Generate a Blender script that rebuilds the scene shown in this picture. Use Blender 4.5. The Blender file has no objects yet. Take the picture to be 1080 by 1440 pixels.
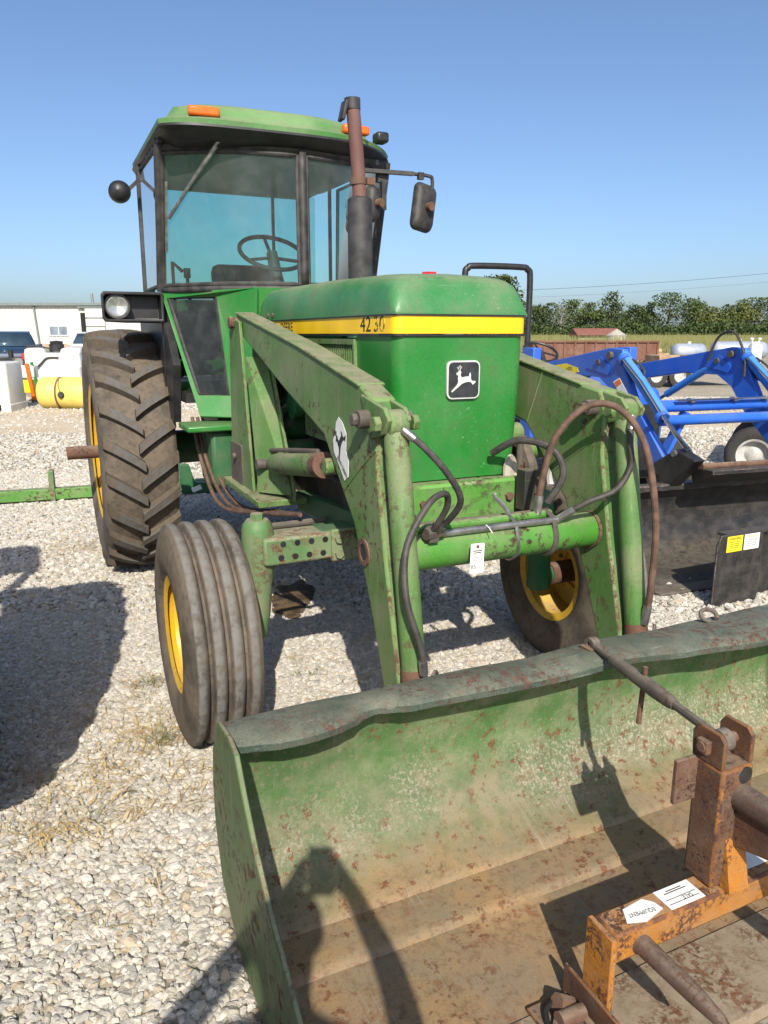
import bpy, bmesh, math, random
import numpy as np
from mathutils import Vector, Matrix, noise as mnoise
R = math.radians
random.seed(7)
scene = bpy.context.scene
col = scene.collection

# ------------------------------------------------------------------ camera, sky, sun, exposure
cam_data = bpy.data.cameras.new('camera')
cam = bpy.data.objects.new('camera', cam_data); col.objects.link(cam)
cam_data.sensor_fit = 'VERTICAL'; cam_data.sensor_height = 24.0; cam_data.lens = 24.0 * 1050 / 1440
cam_data.clip_start = 0.02; cam_data.clip_end = 3000
cam.location = (0, 0, 1.63); cam.rotation_euler = (R(90 - 13.4), 0, 0)
scene.camera = cam

SUN_EL, SHADOW_AZ = 37.5, 5.5           # shadows run forward, a little to the left
sdir = Vector((-math.sin(R(SHADOW_AZ)) * math.cos(R(SUN_EL)), math.cos(R(SHADOW_AZ)) * math.cos(R(SUN_EL)), -math.sin(R(SUN_EL))))
world = bpy.data.worlds.new('World'); scene.world = world; world.use_nodes = True
wn = world.node_tree.nodes; wl = world.node_tree.links
sky = wn.new('ShaderNodeTexSky'); sky.sky_type = 'NISHITA'; sky.sun_disc = False
sky.sun_elevation = R(SUN_EL); sky.sun_rotation = math.atan2(-sdir.x, -sdir.y)
sky.air_density = 0.85; sky.dust_density = 2.2; sky.ozone_density = 4.6; sky.altitude = 200
bgn = wn['Background']; bgn.inputs['Strength'].default_value = 0.12
wl.new(sky.outputs['Color'], bgn.inputs['Color'])
sd = bpy.data.lights.new('sun', 'SUN'); sd.energy = 4.6; sd.angle = R(0.53); sd.color = (1.0, 0.93, 0.82)
sun = bpy.data.objects.new('sun', sd); col.objects.link(sun)
sun.rotation_euler = sdir.to_track_quat('-Z', 'Y').to_euler(); sun.location = (2, -6, 12)
vs = scene.view_settings
vs.view_transform = 'Standard'; vs.look = 'None'; vs.exposure = 0.5; vs.gamma = 1.0; vs.use_curve_mapping = False
scene.cycles.max_bounces = 8; scene.cycles.transparent_max_bounces = 16
scene.cycles.use_denoising = True

# ------------------------------------------------------------------ mesh helpers
EDGE = {}
class B:
    def __init__(s): s.v = []; s.f = []
    def add(s, vs_, fs_):
        o = len(s.v); s.v += [tuple(p) for p in vs_]; s.f += [tuple(i + o for i in f) for f in fs_]; return s
    def box(s, c, d, rot=None, taper=1.0):
        x, y, z = d[0] / 2, d[1] / 2, d[2] / 2
        vs_ = [Vector((sx * x * (taper if sz > 0 else 1), sy * y * (taper if sz > 0 else 1), sz * z)) for sz in (-1, 1) for sy in (-1, 1) for sx in (-1, 1)]
        if rot is not None: vs_ = [rot @ p for p in vs_]
        vs_ = [p + Vector(c) for p in vs_]
        return s.add(vs_, [(0, 2, 3, 1), (4, 5, 7, 6), (0, 1, 5, 4), (2, 6, 7, 3), (0, 4, 6, 2), (1, 3, 7, 5)])
    def bar(s, a, b, w, h, up=(0, 0, 1)):
        a, b = Vector(a), Vector(b); d = (b - a); L_ = d.length; d.normalize()
        up = Vector(up); sx = d.cross(up)
        if sx.length < 1e-4: sx = d.cross(Vector((1, 0, 0)))
        sx.normalize(); u2 = sx.cross(d)
        m = Matrix((sx, d, u2)).transposed()
        return s.box((a + b) / 2, (w, L_, h), m)
    def prism(s, pts, axis, lo, hi):
        n = len(pts)
        def p3(p, t):
            return {'x': (t, p[0], p[1]), 'y': (p[0], t, p[1]), 'z': (p[0], p[1], t)}[axis]
        vs_ = [p3(p, lo) for p in pts] + [p3(p, hi) for p in pts]
        return s.add(vs_, [tuple(range(n))[::-1], tuple(range(n, 2 * n))] + [(i, (i + 1) % n, n + (i + 1) % n, n + i) for i in range(n)])
    def tube(s, path, r, n=10, caps=True):
        P = [Vector(p) for p in path]; k = len(P)
        rr = r if isinstance(r, (list, tuple)) else [r] * k
        T = [(P[min(i + 1, k - 1)] - P[max(i - 1, 0)]).normalized() for i in range(k)]
        nrm = T[0].cross(Vector((0.3, 0.2, 1)))
        if nrm.length < 1e-3: nrm = T[0].cross(Vector((1, 0, 0)))
        nrm.normalize(); vs_ = []
        for i in range(k):
            nrm = (nrm - T[i] * nrm.dot(T[i])).normalized(); bn = T[i].cross(nrm)
            for j in range(n):
                a = 2 * math.pi * j / n; vs_.append(P[i] + (nrm * math.cos(a) + bn * math.sin(a)) * rr[i])
        fs_ = [(i * n + j, i * n + (j + 1) % n, (i + 1) * n + (j + 1) % n, (i + 1) * n + j) for i in range(k - 1) for j in range(n)]
        if caps: fs_ += [tuple(range(n))[::-1], tuple(range((k - 1) * n, k * n))]
        return s.add(vs_, fs_)
    def cyl(s, a, b, r, n=16, r2=None): return s.tube([a, b], [r, r if r2 is None else r2], n)
    def lathe(s, prof, n=48, axis='x', c=(0, 0, 0), closed=False):
        k = len(prof); vs_ = []
        for i in range(n):
            a = 2 * math.pi * i / n
            for (t, r) in prof:
                y, z = r * math.cos(a), r * math.sin(a)
                p = {'x': (t, y, z), 'y': (y, t, z), 'z': (y, z, t)}[axis]
                vs_.append((p[0] + c[0], p[1] + c[1], p[2] + c[2]))
        m = k if closed else k - 1
        fs_ = [(i * k + j, i * k + (j + 1) % k, ((i + 1) % n) * k + (j + 1) % k, ((i + 1) % n) * k + j) for i in range(n) for j in range(m)]
        return s.add(vs_, fs_)
    def grid(s, fn, nu, nv):
        vs_ = [fn(i / nu, j / nv) for i in range(nu + 1) for j in range(nv + 1)]
        fs_ = [(i * (nv + 1) + j, (i + 1) * (nv + 1) + j, (i + 1) * (nv + 1) + j + 1, i * (nv + 1) + j + 1) for i in range(nu) for j in range(nv)]
        return s.add(vs_, fs_)
    def loft(s, secs, cap=True, closed=True):
        n = len(secs[0]); k = len(secs); vs_ = [p for q in secs for p in q]
        m = n if closed else n - 1
        fs_ = [(i * n + j, i * n + (j + 1) % n, (i + 1) * n + (j + 1) % n, (i + 1) * n + j) for i in range(k - 1) for j in range(m)]
        if cap: fs_ += [tuple(range(n))[::-1], tuple(range((k - 1) * n, k * n))]
        return s.add(vs_, fs_)
    def mesh(s, name, mat=None, smooth=35, fix=True):
        me = bpy.data.meshes.new(name); me.from_pydata(s.v, [], s.f)
        if fix:
            bm = bmesh.new(); bm.from_mesh(me); bmesh.ops.recalc_face_normals(bm, faces=bm.faces); bm.to_mesh(me); bm.free()
        if smooth:
            me.polygons.foreach_set('use_smooth', [True] * len(me.polygons)); me.set_sharp_from_angle(angle=R(smooth))
        if mat: me.materials.append(mat)
        me.update(); return me
    def build(s, name, mat, parent=None, loc=None, bevel=0, smooth=35, solid=0, fix=True, sub=0, edge=None):
        o = bpy.data.objects.new(name, s.mesh(name, mat, smooth, fix)); col.objects.link(o)
        if parent is not None: o.parent = parent
        if loc is not None: o.location = loc
        if solid:
            m = o.modifiers.new('solid', 'SOLIDIFY'); m.thickness = solid; m.offset = 0
        if sub:
            m = o.modifiers.new('sub', 'SUBSURF'); m.levels = sub; m.render_levels = sub
        if bevel:
            m = o.modifiers.new('bevel', 'BEVEL'); m.width = bevel; m.segments = 2; m.limit_method = 'ANGLE'; m.angle_limit = R(40); m.harden_normals = False
            if edge is None and mat is not None and mat.name in EDGE: edge = EDGE[mat.name]
            if edge: o.data.materials.append(edge); m.material = 1
        return o

def spline(pts, k=8):
    P = [Vector(p) for p in pts]; out = []
    for i in range(len(P) - 1):
        p0, p1, p2, p3 = P[max(i - 1, 0)], P[i], P[i + 1], P[min(i + 2, len(P) - 1)]
        for j in range(k):
            t = j / k
            out.append(0.5 * (2 * p1 + (p2 - p0) * t + (2 * p0 - 5 * p1 + 4 * p2 - p3) * t * t + (3 * p1 - p0 - 3 * p2 + p3) * t ** 3))
    out.append(P[-1]); return out
def rrect(w, h, r, k=4):
    pts = []
    for cx, cy, a0 in ((w / 2 - r, h / 2 - r, 0), (-w / 2 + r, h / 2 - r, 90), (-w / 2 + r, -h / 2 + r, 180), (w / 2 - r, -h / 2 + r, 270)):
        for i in range(k + 1):
            a = R(a0 + 90 * i / k); pts.append((cx + r * math.cos(a), cy + r * math.sin(a)))
    return pts
def thing(name, label, cat, loc=(0, 0, 0), rz=0, group=None):
    o = bpy.data.objects.new(name, None); col.objects.link(o); o.location = loc; o.rotation_euler = (0, 0, rz); o.empty_display_size = 0.2
    return tag(o, label, cat, group)
def tag(o, label, cat, group=None):
    o['label'] = label; o['category'] = cat
    if group: o['group'] = group
    return o
def struct(o): o['kind'] = 'structure'; return o
def copy_tree(o, parent=None):
    c = o.copy(); col.objects.link(c); c.parent = parent
    for ch in list(o.children): copy_tree(ch, c)
    return c
def text(name, s, size, mat, parent, M, extrude=0.0006, align='CENTER', sx=1.0):
    cu = bpy.data.curves.new(name, 'FONT'); cu.body = s; cu.size = size; cu.extrude = extrude; cu.align_x = align; cu.align_y = 'CENTER'
    tmp = bpy.data.objects.new(name + '_tmp', cu); col.objects.link(tmp)
    bpy.context.view_layer.update()
    me = bpy.data.meshes.new_from_object(tmp.evaluated_get(bpy.context.evaluated_depsgraph_get()))
    col.objects.unlink(tmp); bpy.data.objects.remove(tmp); bpy.data.curves.remove(cu)
    me.transform(M @ Matrix.Diagonal((sx, 1, 1, 1))); me.materials.clear(); me.materials.append(mat)
    o = bpy.data.objects.new(name, me); col.objects.link(o); o.parent = parent; return o
def frame(o, x, y):
    "matrix whose local X, Y run along x, y with the origin at o"
    x = Vector(x).normalized(); y = Vector(y); y = (y - x * y.dot(x)).normalized(); z = x.cross(y)
    m = Matrix((x, y, z)).transposed().to_4x4(); m.translation = Vector(o); return m

# ------------------------------------------------------------------ materials
class N:
    def __init__(s, name):
        s.m = bpy.data.materials.new(name); s.m.use_nodes = True; s.t = s.m.node_tree; s.p = s.t.nodes['Principled BSDF']; s.out = s.t.nodes['Material Output']
        s.co = s.t.nodes.new('ShaderNodeTexCoord').outputs['Object']
    def n(s, typ, **kw):
        o = s.t.nodes.new('ShaderNode' + typ)
        for k, v in kw.items(): setattr(o, k, v)
        return o
    def l(s, a, b): s.t.links.new(a, b)
    def map(s, scale, co=None):
        m = s.n('Mapping'); m.inputs['Scale'].default_value = scale if isinstance(scale, (tuple, list)) else (scale,) * 3
        s.l(co or s.co, m.inputs['Vector']); return m.outputs['Vector']
    def noise(s, scale, detail=4, rough=0.6, co=None, dist=0):
        m = s.n('TexNoise'); m.inputs['Scale'].default_value = scale if not isinstance(scale, (tuple, list)) else 1.0
        m.inputs['Detail'].default_value = detail; m.inputs['Roughness'].default_value = rough; m.inputs['Distortion'].default_value = dist
        s.l(s.map(scale, co) if isinstance(scale, (tuple, list)) else (co or s.co), m.inputs['Vector']); return m.outputs['Fac']
    def ramp(s, fac, lo, hi, a=0.0, b=1.0):
        m = s.n('MapRange'); m.inputs['From Min'].default_value = lo; m.inputs['From Max'].default_value = hi
        m.inputs['To Min'].default_value = a; m.inputs['To Max'].default_value = b
        m.interpolation_type = 'SMOOTHSTEP'; s.l(fac, m.inputs['Value']); return m.outputs['Result']
    def mix(s, fac, a, b, mode='MIX'):
        m = s.n('Mix', data_type='RGBA', blend_type=mode)
        if isinstance(fac, (int, float)): m.inputs['Factor'].default_value = fac
        else: s.l(fac, m.inputs['Factor'])
        for v, i in ((a, 6), (b, 7)):
            if isinstance(v, (tuple, list)): m.inputs[i].default_value = (v[0], v[1], v[2], 1)
            else: s.l(v, m.inputs[i])
        return m.outputs[2]
    def math(s, op, a, b=0.0):
        m = s.n('Math', operation=op)
        for v, i in ((a, 0), (b, 1)):
            if isinstance(v, (int, float)): m.inputs[i].default_value = v
            else: s.l(v, m.inputs[i])
        return m.outputs[0]
    def xyz(s):
        m = s.n('SeparateXYZ'); s.l(s.co, m.inputs[0]); return m.outputs
    def set(s, color=None, rough=0.5, metal=0.0, spec=0.5):
        if color is not None:
            if isinstance(color, (tuple, list)): s.p.inputs['Base Color'].default_value = (*color[:3], 1)
            else: s.l(color, s.p.inputs['Base Color'])
        if isinstance(rough, (int, float)): s.p.inputs['Roughness'].default_value = rough
        else: s.l(rough, s.p.inputs['Roughness'])
        s.p.inputs['Metallic'].default_value = metal; s.p.inputs['Specular IOR Level'].default_value = spec
    def bump(s, h, strength=0.3, dist=0.01):
        b = s.n('Bump'); b.inputs['Strength'].default_value = strength; b.inputs['Distance'].default_value = dist
        s.l(h, b.inputs['Height']); s.l(b.outputs['Normal'], s.p.inputs['Normal'])

DUST = (0.30, 0.25, 0.18)
def paint(name, base, fade=None, fade_amt=0.5, dust=0.25, rust=0.12, rough=0.45, rust_col=(0.13, 0.055, 0.03), scale=1.0, chips=None, streak=False, spec=0.4, bump=0.12, edge=None, speck=0.25):
    s = N(name); fade = fade or tuple(min(1, c * 1.5 + 0.03) for c in base)
    c = s.mix(s.ramp(s.noise(2.2 * scale, 6, 0.68), 0.32, 0.68, 0, fade_amt), base, fade)
    c = s.mix(s.ramp(s.noise(9 * scale, 6, 0.7), 0.45, 0.72, 0, fade_amt * 0.6), c, tuple(x * 0.6 for x in base))
    c = s.mix(s.ramp(s.noise(150 * scale, 3, 0.7), 0.42, 0.68, 0, speck), c, tuple(x * 0.35 for x in base))
    c = s.mix(s.ramp(s.noise((7, 90, 90), 4, 0.6, dist=0.4), 0.66, 0.70, 0, speck), c, tuple(min(1, x * 1.3 + 0.06) for x in fade))
    if streak:
        c = s.mix(s.ramp(s.noise((22, 22, 1.6), 5, 0.65), 0.48, 0.75, 0, 0.7), c, tuple(x * 0.55 for x in fade))
        c = s.mix(s.ramp(s.noise((55, 55, 3.0), 4, 0.65), 0.55, 0.75, 0, 0.5), c, DUST)
    d = s.ramp(s.noise(4.5 * scale, 8, 0.72), 0.40, 0.72, 0, dust); c = s.mix(d, c, DUST)
    # dust settles on faces that look up
    gn = s.n('NewGeometry'); sx_ = s.n('SeparateXYZ'); s.l(gn.outputs['Normal'], sx_.inputs[0]); upf = s.math('MULTIPLY', s.ramp(sx_.outputs['Z'], 0.45, 0.95, 0, min(1.0, dust * 1.5)), s.ramp(s.noise(12 * scale, 6, 0.7), 0.25, 0.6)); c = s.mix(upf, c, DUST)
    if chips: c = s.mix(s.math('MULTIPLY', s.ramp(s.noise(75 * scale, 4, 0.65), 0.64, 0.67, 0, 0.85), s.ramp(s.noise(2.7 * scale, 4), 0.45, 0.6)), c, chips)
    big = s.ramp(s.noise(3.2 * scale, 4, 0.6), 0.42, 0.62); fine = s.ramp(s.noise(26 * scale, 8, 0.75), 0.60 - 0.20 * min(rust, .6), 0.64 - 0.16 * min(rust, .6))
    k = s.math('MULTIPLY', s.math('MULTIPLY', big, fine), min(1.0, rust * 5)); c = s.mix(k, c, s.mix(s.ramp(s.noise(60, 4), 0.35, 0.65), rust_col, tuple(x * 0.5 for x in rust_col)))
    r = s.math('ADD', s.math('MULTIPLY', d, 0.7), rough); r = s.math('ADD', r, s.math('MULTIPLY', k, 0.3)); r = s.math('ADD', r, s.math('MULTIPLY', upf, 0.3))
    s.set(c, r, 0, spec)
    hgt = s.math('SUBTRACT', s.noise(45 * scale, 6, 0.7), s.math('MULTIPLY', k, 0.6))
    s.bump(hgt, bump, 0.004)
    if edge:
        e = N(name + '_worn_edge'); ec = e.mix(e.ramp(e.noise(30, 7, 0.75), 0.42, 0.55), edge, rust_col); ec = e.mix(e.ramp(e.noise(6, 5, 0.7), 0.42, 0.56), ec, fade); e.set(ec, 0.7, 0, 0.3); e.bump(e.noise(80, 5), 0.4, 0.003); EDGE[name] = e.m
    return s.m
def plain(name, colr, rough=0.5, metal=0, spec=0.5, var=0.25, scale=20, bump=0.1):
    s = N(name); c = s.mix(s.ramp(s.noise(scale, 5), 0.3, 0.7, 0, 1), tuple(x * (1 - var) for x in colr), tuple(min(1, x * (1 + var)) for x in colr))
    s.set(c, rough, metal, spec)
    if bump: s.bump(s.noise(scale * 4, 4), bump, 0.003)
    return s.m
M = {}
M['green'] = paint('hood_green', (0.014, 0.165, 0.022), (0.03, 0.22, 0.045), 0.6, 0.12, 0.05, 0.3, chips=(0.14, 0.32, 0.16), spec=0.5, bump=0.05)
M['hoodtop'] = paint('hood_top_green', (0.028, 0.17, 0.045), (0.07, 0.24, 0.09), 0.8, 0.30, 0.04, 0.36, chips=(0.2, 0.35, 0.2), bump=0.05)
M['cabgreen'] = paint('cab_green', (0.018, 0.17, 0.025), (0.05, 0.22, 0.05), 0.6, 0.2, 0.05, 0.35)
M['roofgreen'] = paint('roof_green', (0.055, 0.19, 0.045), (0.13, 0.29, 0.10), 0.9, 0.25, 0.1, 0.5)
M['loader'] = paint('loader_green', (0.06, 0.165, 0.032), (0.15, 0.235, 0.085), 0.9, 0.42, 0.34, 0.5, streak=True, chips=(0.04, 0.05, 0.025), rust_col=(0.11, 0.055, 0.035), edge=(0.2, 0.24, 0.11), bump=0.2)
M['loaderb'] = paint('loader_bright_green', (0.06, 0.22, 0.028), (0.12, 0.28, 0.06), 0.8, 0.35, 0.42, 0.45, chips=(0.02, 0.025, 0.015), rust_col=(0.07, 0.035, 0.025), edge=(0.2, 0.26, 0.12))
M['axle'] = paint('axle_green', (0.06, 0.17, 0.05), (0.15, 0.22, 0.1), 0.8, 0.55, 0.5, 0.55, edge=(0.2, 0.22, 0.14), rust_col=(0.16, 0.085, 0.05))
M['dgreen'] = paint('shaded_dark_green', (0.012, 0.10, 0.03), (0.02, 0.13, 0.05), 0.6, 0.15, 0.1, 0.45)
M['grime'] = paint('engine_grime', (0.022, 0.022, 0.018), (0.05, 0.045, 0.035), 0.7, 0.3, 0.25, 0.7)
M['yellow'] = plain('stripe_yellow', (0.85, 0.52, 0.012), 0.35, var=0.08, scale=6)
M['rim'] = paint('rim_yellow', (0.66, 0.38, 0.012), (0.72, 0.46, 0.05), 0.6, 0.25, 0.12, 0.4)
M['black'] = plain('black_plastic', (0.018, 0.018, 0.018), 0.45, var=0.4, scale=12)
M['trim'] = plain('weathered_black_trim', (0.035, 0.033, 0.031), 0.6, var=0.5, scale=15)
M['rubber'] = plain('hose_rubber', (0.045, 0.04, 0.036), 0.65, var=0.4, scale=30)
M['hosebrown'] = plain('old_brown_hose', (0.105, 0.06, 0.04), 0.75, var=0.35, scale=25)
M['muffler'] = plain('muffler_dark_steel', (0.045, 0.043, 0.042), 0.6, 0.2, var=0.45, scale=14)
M['rust'] = paint('rusty_steel', (0.105, 0.05, 0.033), (0.17, 0.085, 0.05), 0.8, 0.25, 0.4, 0.75, scale=2.5, bump=0.5, rust_col=(0.05, 0.03, 0.025), speck=0.5)
M['piperust'] = paint('rusty_exhaust_pipe', (0.12, 0.055, 0.05), (0.17, 0.08, 0.065), 0.7, 0.1, 0.2, 0.7, scale=2)
M['steel'] = plain('worn_steel', (0.34, 0.33, 0.31), 0.35, 0.8, var=0.3, scale=25)
M['darksteel'] = paint('dark_oily_steel', (0.07, 0.062, 0.055), (0.13, 0.11, 0.09), 0.6, 0.2, 0.3, 0.5, scale=2)
M['white'] = plain('white_sticker', (0.72, 0.72, 0.69), 0.5, var=0.08, scale=10)
M['tag'] = plain('paper_tag', (0.8, 0.79, 0.74), 0.7, var=0.04, scale=10)
M['ink'] = plain('black_ink', (0.02, 0.02, 0.02), 0.6, var=0.1, bump=0)
M['silver'] = plain('silver_emblem', (0.62, 0.62, 0.60), 0.35, 0.2, var=0.08, bump=0)
M['emblem'] = plain('emblem_black', (0.03, 0.032, 0.035), 0.35, var=0.3, scale=30)
M['orange'] = plain('amber_lens', (0.72, 0.13, 0.01), 0.25, var=0.15, scale=30)
M['red'] = plain('red_cap', (0.5, 0.02, 0.03), 0.4, var=0.1)
M['seat'] = plain('seat_vinyl', (0.05, 0.045, 0.035), 0.6, var=0.4, scale=8)
M['headliner'] = plain('headliner_foam', (0.14, 0.14, 0.13), 0.9, var=0.2, scale=10)
M['lamp'] = plain('headlamp_glass', (0.62, 0.62, 0.58), 0.12, 0.7, var=0.15, scale=60)
M['mirror'] = plain('mirror_glass', (0.7, 0.72, 0.74), 0.05, 1.0, var=0.02, bump=0)
def glass(name, tint, rough=0.02, dustamt=0.12, film=(0.35, 0.37, 0.36)):
    s = N(name); s.t.nodes.remove(s.p)
    tr = s.n('BsdfTransparent'); tr.inputs['Color'].default_value = (*tint, 1)
    gl = s.n('BsdfGlossy'); gl.inputs['Roughness'].default_value = rough
    df = s.n('BsdfDiffuse'); df.inputs['Color'].default_value = (*film, 1)
    fr = s.n('Fresnel'); fr.inputs['IOR'].default_value = 1.33
    m1 = s.n('MixShader'); s.l(fr.outputs[0], m1.inputs[0]); s.l(tr.outputs[0], m1.inputs[1]); s.l(gl.outputs[0], m1.inputs[2])
    m2 = s.n('MixShader'); s.l(s.ramp(s.noise(9, 6, 0.7), 0.35, 0.8, dustamt * 0.35, dustamt), m2.inputs[0]); s.l(m1.outputs[0], m2.inputs[1]); s.l(df.outputs[0], m2.inputs[2])
    s.l(m2.outputs[0], s.out.inputs['Surface']); return s.m
M['glass'] = glass('tinted_cab_glass', (0.50, 0.78, 0.71), dustamt=0.14)
M['carglass'] = glass('car_glass', (0.25, 0.3, 0.3), dustamt=0.2)

def tyre_mat(name, r_worn, worn=(0.16, 0.155, 0.15), dirt=(0.135, 0.1, 0.068), dark=(0.032, 0.03, 0.028), dirtamt=0.9):
    s = N(name); x = s.xyz(); rr = s.math('SQRT', s.math('ADD', s.math('MULTIPLY', x['Y'], x['Y']), s.math('MULTIPLY', x['Z'], x['Z'])))
    c = s.mix(s.ramp(s.noise(5, 7, 0.65), 0.3, 0.6, 0.25, dirtamt), dark, dirt)
    c = s.mix(s.ramp(s.noise(38, 5), 0.45, 0.75, 0, 0.45), c, tuple(a * 0.6 for a in dark))
    w = s.ramp(rr, r_worn - 0.006, r_worn + 0.002); w = s.math('MULTIPLY', w, s.ramp(s.noise(28, 6, 0.7), 0.35, 0.6, 0.15, 1)); c = s.mix(w, c, worn)
    s.set(c, 0.85, 0, 0.25); s.bump(s.noise(70, 5), 0.35, 0.004); return s.m
M['fronttyre'] = tyre_mat('dusty_ribbed_rubber', 0.4272, worn=(0.165, 0.16, 0.15), dirt=(0.16, 0.13, 0.098))
M['reartyre'] = tyre_mat('dusty_tread_rubber', 5.0, dirt=(0.155, 0.125, 0.092))
M['lug'] = tyre_mat('worn_lug_rubber', 0.819, worn=(0.105, 0.10, 0.095), dirt=(0.125, 0.098, 0.07), dark=(0.05, 0.045, 0.04), dirtamt=0.8)
M['smalltyre'] = tyre_mat('plain_tyre_rubber', 5.0, dirt=(0.06, 0.055, 0.05), dirtamt=0.5)

# wear on the bucket: green paint left high up, bare chalky flakes, then rust and clay on the floor
def bucket_mat():
    s = N('worn_bucket_plate'); x = s.xyz()
    zz = s.math('ADD', x['Z'], s.math('MULTIPLY', s.math('SUBTRACT', s.noise(3.0, 6, 0.65), 0.5), 0.22))
    zz = s.math('ADD', zz, s.math('MULTIPLY', s.math('SUBTRACT', s.noise(17, 5, 0.7), 0.5), 0.11))
    green = s.mix(s.ramp(s.noise(7, 6, 0.7), 0.35, 0.7), (0.06, 0.14, 0.04), (0.17, 0.205, 0.105))
    green = s.mix(s.ramp(s.noise(50, 4, 0.7), 0.56, 0.66, 0, 0.6), green, (0.24, 0.21, 0.14))
    clay = s.mix(s.ramp(s.noise(4, 7, 0.7), 0.35, 0.65), (0.285, 0.18, 0.085), (0.215, 0.16, 0.105))
    clay = s.mix(s.ramp(s.noise(42, 6, 0.75), 0.5, 0.62, 0, 0.65), clay, (0.16, 0.10, 0.055))
    clay = s.mix(s.ramp(s.noise(16, 6, 0.7), 0.58, 0.68, 0, 0.7), clay, (0.2, 0.075, 0.03))
    mid = s.mix(s.ramp(s.noise(12, 6, 0.7), 0.4, 0.6), (0.115, 0.145, 0.072), (0.20, 0.18, 0.11))
    c = s.mix(s.ramp(zz, 0.17, 0.36), mid, green); c = s.mix(s.ramp(zz, 0.02, 0.15), clay, c)
    band = s.math('MULTIPLY', s.ramp(zz, 0.10, 0.17), s.ramp(zz, 0.36, 0.25))
    flake = s.math('MULTIPLY', band, s.ramp(s.noise(85, 8, 0.78), 0.50, 0.58, 0, 0.8)); c = s.mix(s.math('MULTIPLY', flake, s.ramp(s.noise(2.3, 3), 0.36, 0.56)), c, (0.36, 0.33, 0.255))
    rst = s.math('MULTIPLY', s.ramp(s.noise(30, 8, 0.75), 0.555, 0.59), s.ramp(s.noise(2.6, 4, 0.6), 0.40, 0.55)); c = s.mix(s.math('MULTIPLY', rst, 0.9), c, s.mix(s.ramp(s.noise(90, 4), 0.35, 0.65), (0.17, 0.062, 0.025), (0.09, 0.04, 0.022)))
    pit = s.ramp(s.noise(140, 5, 0.7), 0.60, 0.66, 0, 0.55); c = s.mix(pit, c, (0.045, 0.035, 0.022)); lt = s.ramp(s.noise(170, 4, 0.7), 0.62, 0.67, 0, 0.45); c = s.mix(lt, c, (0.33, 0.28, 0.2))
    c = s.mix(s.ramp(s.noise(1.7, 6, 0.7), 0.45, 0.72, 0, 0.28), c, (0.07, 0.065, 0.04))
    scr = s.math('MULTIPLY', s.ramp(s.noise((75, 2.2, 2.2), 5, 0.7, dist=0.3), 0.60, 0.66), s.ramp(s.noise(3.5, 4), 0.42, 0.62, 0, 0.5)); c = s.mix(scr, c, (0.30, 0.27, 0.22))
    drk = s.math('MULTIPLY', s.ramp(s.noise((50, 1.6, 1.6), 5, 0.7, dist=0.2), 0.58, 0.70), s.ramp(s.noise(2.1, 4), 0.40, 0.6, 0, 0.55)); c = s.mix(drk, c, (0.085, 0.07, 0.045))
    s.set(c, 0.72, 0, 0.3); s.bump(s.noise(40, 8, 0.75), 0.4, 0.006); return s.m
M['bucket'] = bucket_mat()
M['bucketside'] = paint('bucket_side_green', (0.04, 0.105, 0.028), (0.085, 0.145, 0.05), 0.8, 0.45, 0.4, 0.5, streak=True, edge=(0.14, 0.11, 0.085), rust_col=(0.11, 0.06, 0.035))
M['lip'] = paint('bucket_lip_worn', (0.045, 0.074, 0.054), (0.125, 0.152, 0.118), 0.9, 0.15, 0.5, 0.62, scale=1.6, chips=(0.04, 0.045, 0.04), rust_col=(0.15, 0.075, 0.055), bump=0.6, speck=0.75)
M['spearpaint'] = paint('rusty_orange_paint', (0.46, 0.18, 0.018), (0.33, 0.135, 0.03), 0.8, 0.3, 0.6, 0.62, scale=3.0, rust_col=(0.10, 0.042, 0.026), bump=0.45, edge=(0.14, 0.06, 0.03), speck=0.7)
M['spearrust'] = paint('rusty_brown_upright', (0.085, 0.04, 0.028), (0.17, 0.075, 0.03), 0.8, 0.25, 0.4, 0.75, scale=2.4, bump=0.5, edge=(0.26, 0.11, 0.025), rust_col=(0.06, 0.03, 0.025), speck=0.6)
M['blue'] = paint('loader_blue', (0.016, 0.105, 0.54), (0.03, 0.15, 0.58), 0.6, 0.12, 0.03, 0.33, speck=0.1, bump=0.03)
M['blue2'] = paint('cylinder_blue', (0.035, 0.21, 0.66), (0.05, 0.26, 0.68), 0.6, 0.12, 0.03, 0.32, speck=0.1, bump=0.03)
M['chrome'] = plain('chrome_rod', (0.7, 0.7, 0.7), 0.12, 1.0, var=0.05, bump=0)
M['blackbucket'] = paint('scuffed_black_bucket', (0.014, 0.014, 0.015), (0.035, 0.035, 0.036), 0.8, 0.14, 0.15, 0.42, scale=2.5, speck=0.4, chips=(0.2, 0.19, 0.18), rust_col=(0.1, 0.06, 0.05), edge=(0.14, 0.13, 0.12))
M['decalyellow'] = plain('warning_yellow', (0.78, 0.62, 0.02), 0.5, var=0.05, bump=0)
M['tankwhite'] = plain('white_poly_tank', (0.62, 0.61, 0.57), 0.5, var=0.06, scale=3)
M['tankyellow'] = plain('yellow_poly_tank', (0.66, 0.53, 0.13), 0.5, var=0.1, scale=3)
M['tanksteel'] = plain('grey_steel_tank', (0.32, 0.36, 0.42), 0.5, 0.2, var=0.12, scale=3)
M['siding'] = plain('cream_siding', (0.54, 0.53, 0.49), 0.6, var=0.04, scale=2)
M['roofmetal'] = plain('green_grey_trim', (0.16, 0.19, 0.18), 0.5, var=0.1, scale=3)
M['wainscot'] = plain('tan_wainscot', (0.36, 0.29, 0.2), 0.7, var=0.1, scale=3)
M['skin'] = plain('skin', (0.45, 0.26, 0.18), 0.5, var=0.1)
M['shirt'] = plain('grey_shirt', (0.2, 0.22, 0.25), 0.85, var=0.1)
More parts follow.
